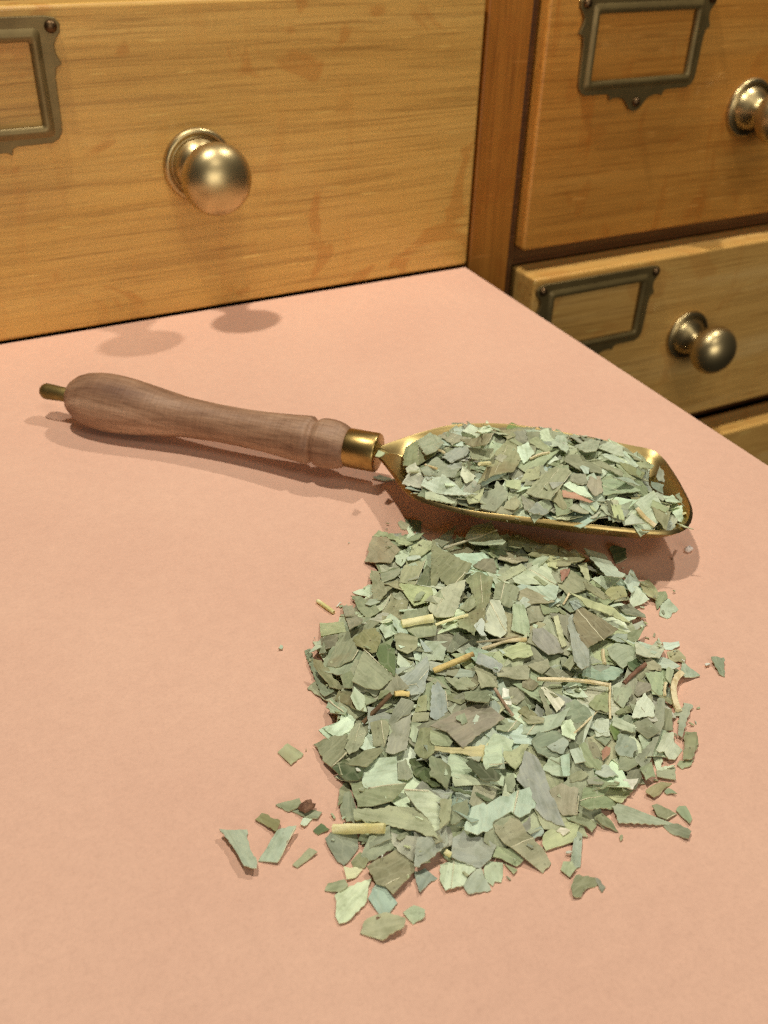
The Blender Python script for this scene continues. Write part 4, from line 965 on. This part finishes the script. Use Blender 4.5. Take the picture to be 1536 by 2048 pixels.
strew(GH, 45, .012, .030, 'heap', target > 0, rnd)
strew(GS, 14, .012, .026, 'scoop', fill > 0, rnd)
# one fragment caught on the ferrule
fp = [on_z(x, y, .098)[:2] for x, y in ((750, 914), (757, 903), (770, 909), (759, 916))]
P = make_piece([np.array(p) for p in fp], (0, 0, .098), 'g', rnd, grid=.01); P.where = 'ferrule'; P.traced = True; P.idx = len(pieces); pieces.append(P)

# --- which ones become single objects: all traced ones and the random ones that show most
cnt = {}
for G in (GH, GS):
    for k, n_ in zip(*np.unique(G.top[G.top >= 0], return_counts=True)): cnt[int(k)] = int(n_)
traced = [P for P in pieces if P.traced]
others = sorted((P for P in pieces if not P.traced), key=lambda P: -cnt.get(P.idx, 0))
n_free = max(0, 300 - len(traced)); singles = traced + others[:n_free]; rest = others[n_free:]
print('fragments', len(pieces), 'single', len(singles), 'traced', len(traced), 'Hmax', GH.H.max(), GS.H.max())

def size_word(P):
    if P.area > .0042: return 'large'
    if P.area > .0014: return 'medium'
    return 'small'
def shape_word(P):
    return 'narrow' if P.elong > 2.6 else ('oblong' if P.elong > 1.7 else 'broad')
opx = OUTLINE
def zone(P):
    x, y = P.px
    if P.where == 'ferrule': return 'caught on the brass ferrule'
    if P.where == 'scoop':
        r = 'back' if y < 905 + (x - 800) * .12 else 'front'
        return 'in the scoop, ' + ('by the handle' if x < 960 else 'middle' if x < 1170 else 'near its tip') + ' ' + r
    if not bool(inside(opx, np.array([x]), np.array([y]))[0]):
        if y < 1060: return 'on the card in the shadow of the scoop'
        side_ = 'left of' if x < 690 else 'right of' if x > 1270 else 'in front of' if y > 1600 else 'behind'
        return 'at edge ' + side_ + ' the heap'
    r = 'beside the scoop' if y < 1190 else 'upper middle' if y < 1380 else 'lower middle' if y < 1560 else 'front'
    c_ = 'left' if x < 840 else 'centre' if x < 1120 else 'right'
    return 'in heap, ' + r + ' ' + c_
groups = {}
for P in singles:
    P.label = ' '.join([size_word(P), shape_word(P), WORD[P.colour], 'leaf piece', ('with midrib ' if P.ribs else '') + zone(P)]).replace('  ', ' ')
    groups.setdefault(P.label, []).append(P)
ORD = ['leftmost', 'second', 'third', 'fourth', 'fifth', 'sixth', 'seventh', 'eighth', 'ninth', 'tenth']
NUM = {2: 'two', 3: 'three', 4: 'four', 5: 'five', 6: 'six', 7: 'seven', 8: 'eight', 9: 'nine', 10: 'ten'}
for lab, g in groups.items():
    if len(g) == 1: continue
    g.sort(key=lambda P: P.px[0])
    for k, P in enumerate(g[:10]):
        P.label = lab + (', leftmost' if k == 0 else ', rightmost' if k == len(g) - 1 else ', ' + ORD[k] + ' from left')
GN = {'heap': 'leaf fragments heaped on the card', 'scoop': 'leaf fragments in the scoop', 'ferrule': 'leaf fragments in the scoop'}
for P in singles:
    o = piece_mesh('leaf_fragment', [P], P.ctr); tag(o, P.label, 'leaf', GN[P.where])
    for x0, y0, x1, y1, w_ in P.ribs:
        n = 7; path = []; rad = []
        for k in range(n):
            t = k / (n - 1); x, y = x0 + (x1 - x0) * t - P.ctr[0], y0 + (y1 - y0) * t - P.ctr[1]
            rr = w_ / FOC * 1.55 * .5 * (1.15 - .45 * t); path.append((x, y, P.zof(x, y) + TH + rr * .15)); rad.append(rr)
        V, F = tube(path, rad, 6, rnd, .1); mesh_obj('midrib', V, F, STEMS['m'], o, smooth=True)
for wh, nm, lb in (('heap', 'leaf_litter', 'crumbled dried leaf filling the heap on the card'), ('scoop', 'leaf_litter', 'crumbled dried leaf filling the brass scoop')):
    rs = [P for P in rest if P.where == wh]
    if rs: tag(piece_mesh(nm, rs, np.mean([P.ctr for P in rs], axis=0)), lb, 'leaf litter', kind='stuff')

# ------------------------------------------------------------------ stems and crumbs
SLAB = ['stubby pale yellow stem piece in heap, upper left', 'loose pale yellow stem piece on card, left of heap', 'curved straw stem in heap, upper centre', 'thin grey stem behind the curved straw stem', 'thin pale yellow stem in heap under the big pointed leaf',
        'short thin straw stem in heap near the scoop shadow', 'dark brown twig in heap, left', 'short barky stub above the dark brown twig', 'knobbly yellow twig with brown end in heap, middle', 'long straw stem lying across heap, right of middle', 'tan stalk below a fan-shaped leaf piece, heap middle',
        'thin straw stem slanting in heap, lower right', 'thin upright straw stem at end of the long stem', 'short reddish twig in heap, right', 'thick curved straw stem at right edge of heap', 'short straw splinter beside the curved stem, heap right', 'short straw stem below the big brown leaf, heap right', 'thick pale yellow stem at front left of heap', 'tiny yellow stem stub in heap, front centre']
SSLAB = ['short yellow stem piece in scoop beside the olive leaf', 'short straw splinter in scoop near handle, back', 'short straw splinter in scoop near handle, front', 'thin straw stem in scoop, middle', 'curved olive-yellow stem in scoop near tip, front', 'tiny yellow stem crumb at the scoop tip']
def lay_stems(txt, G, labs, grp):
    for k, ln in enumerate(txt.strip().split('\n')):
        c_, r, *pp = ln.split(); pp = [tuple(map(float, q.split(','))) for q in pp]; pts = []
        for x, y in pp:
            z = .03 if G is GH else .095
            for _ in range(5):
                q = on_z(x, y, z); i = min(max(int((q[0] - G.x0) / G.c), 0), G.nx - 1); j = min(max(int((q[1] - G.y0) / G.c), 0), G.ny - 1); z = G.H[max(j - 2, 0):j + 3, max(i - 2, 0):i + 3].mean() if G.ok[j, i] else z
            rr = float(r) * np.linalg.norm(on_z(x, y, z) - CAM) / FOC
            pts.append((x, y, z + rr * .8, rr))
        zs = [p[2] for p in pts]; A_ = np.polyfit(range(len(zs)), zs, 1); zl = np.polyval(A_, range(len(zs)))
        up = max(0, max(a_ - b_ for a_, b_ in zip(zs, zl)) * .7)
        P3 = [on_z(x, y, max(z_ + up, rr * .9)) for (x, y, _, rr), z_ in zip(pts, zl)]; n = 4
        path = spline(P3, n); rads = np.interp(np.linspace(0, 1, len(path)), np.linspace(0, 1, len(pts)), [p[3] for p in pts])
        o0 = path[0]; V, F = tube([tuple(p - o0) for p in path], list(rads), 9, rnd, .14)
        o = mesh_obj('stem_fragment', V, F, STEMS[c_], None, tuple(o0), smooth=True); o.data.set_sharp_from_angle(angle=math.radians(55))
        tag(o, labs[k], 'stem', grp)
lay_stems(STEM_TXT, GH, SLAB, 'stem pieces among the heaped leaves')
lay_stems(SSTEM_TXT, GS, SSLAB, 'stem pieces in the scoop')
def crumb(name, px, py, r, mat, label, cat, seed, sq=.7, n=9, m=6):
    q = on_z(px, py, r * .5); rd = random.Random(seed); V = []; F = []
    for i in range(m + 1):
        th = math.pi * i / m
        for k in range(n):
            ph = 2 * math.pi * k / n; s = r * (1 + rd.uniform(-.3, .3)); V.append((s * math.sin(th) * math.cos(ph), s * .7 * math.sin(th) * math.sin(ph), s * sq * math.cos(th)))
    for i in range(m):
        for k in range(n): F.append((i * n + k, (i + 1) * n + k, (i + 1) * n + (k + 1) % n, i * n + (k + 1) % n))
    o = mesh_obj(name, V, F, mat, None, (q[0], q[1], r * sq * .9), smooth=True); tag(o, label, cat); return o
WHITE = stem_mat('white_pith', srgb(240, 228, 214), srgb(222, 200, 184), srgb(232, 214, 198))
crumb('pith_crumb', 1377, 1099, .0075, WHITE, 'white pith crumb on the card right of the scoop shadow', 'crumb', 3)
crumb('seed_bud', 614, 1616, .010, STEMS['k'], 'dark brown bud on the loose leaf pieces left of heap', 'bud', 5, .8)
crumb('dark_speck', 1344, 1118, .0022, STEMS['n'], 'tiny dark speck on card inside the scoop shadow', 'speck', 8)
crumb('seed_bud', 757, 1839, .0045, STEMS['k'], 'tiny brown bud on the frontmost loose leaf piece', 'bud', 9)

# fine leaf dust thinning out round the heap
dust = []; rd = random.Random(21)
oc = np.mean(opoly, axis=0)
for k in range(80):
    i = rd.randrange(len(opoly)); t = rd.random(); p = np.array(opoly[i]) * (1 - t) + np.array(opoly[(i + 1) % len(opoly)]) * t
    out = (p - oc) / np.linalg.norm(p - oc); p = p + out * (abs(rd.gauss(0, .025)) - .01) + np.array([rd.gauss(0, .01), rd.gauss(0, .01)])
    i_, j_ = int((p[0] - GH.x0) / GH.c), int((p[1] - GH.y0) / GH.c)
    if not (0 <= i_ < GH.nx and 0 <= j_ < GH.ny): continue
    poly = random_poly(rd, .003, .009) + p; pl = (rd.gauss(0, .15), rd.gauss(0, .15)); z0 = GH.H[j_, i_] + .001 + .5 * .012 * math.hypot(*pl)
    P = make_piece(poly, (pl[0], pl[1], z0 - pl[0] * p[0] - pl[1] * p[1]), rd.choice('gggpooycwn'), rd, step=.004, amp=.0008, grid=.02, bend=0.0); dust.append(P)
tag(piece_mesh('leaf_dust', dust, np.array([oc[0], oc[1], 0])), 'fine leaf dust and crumbs scattered round the heap', 'leaf dust', kind='stuff')
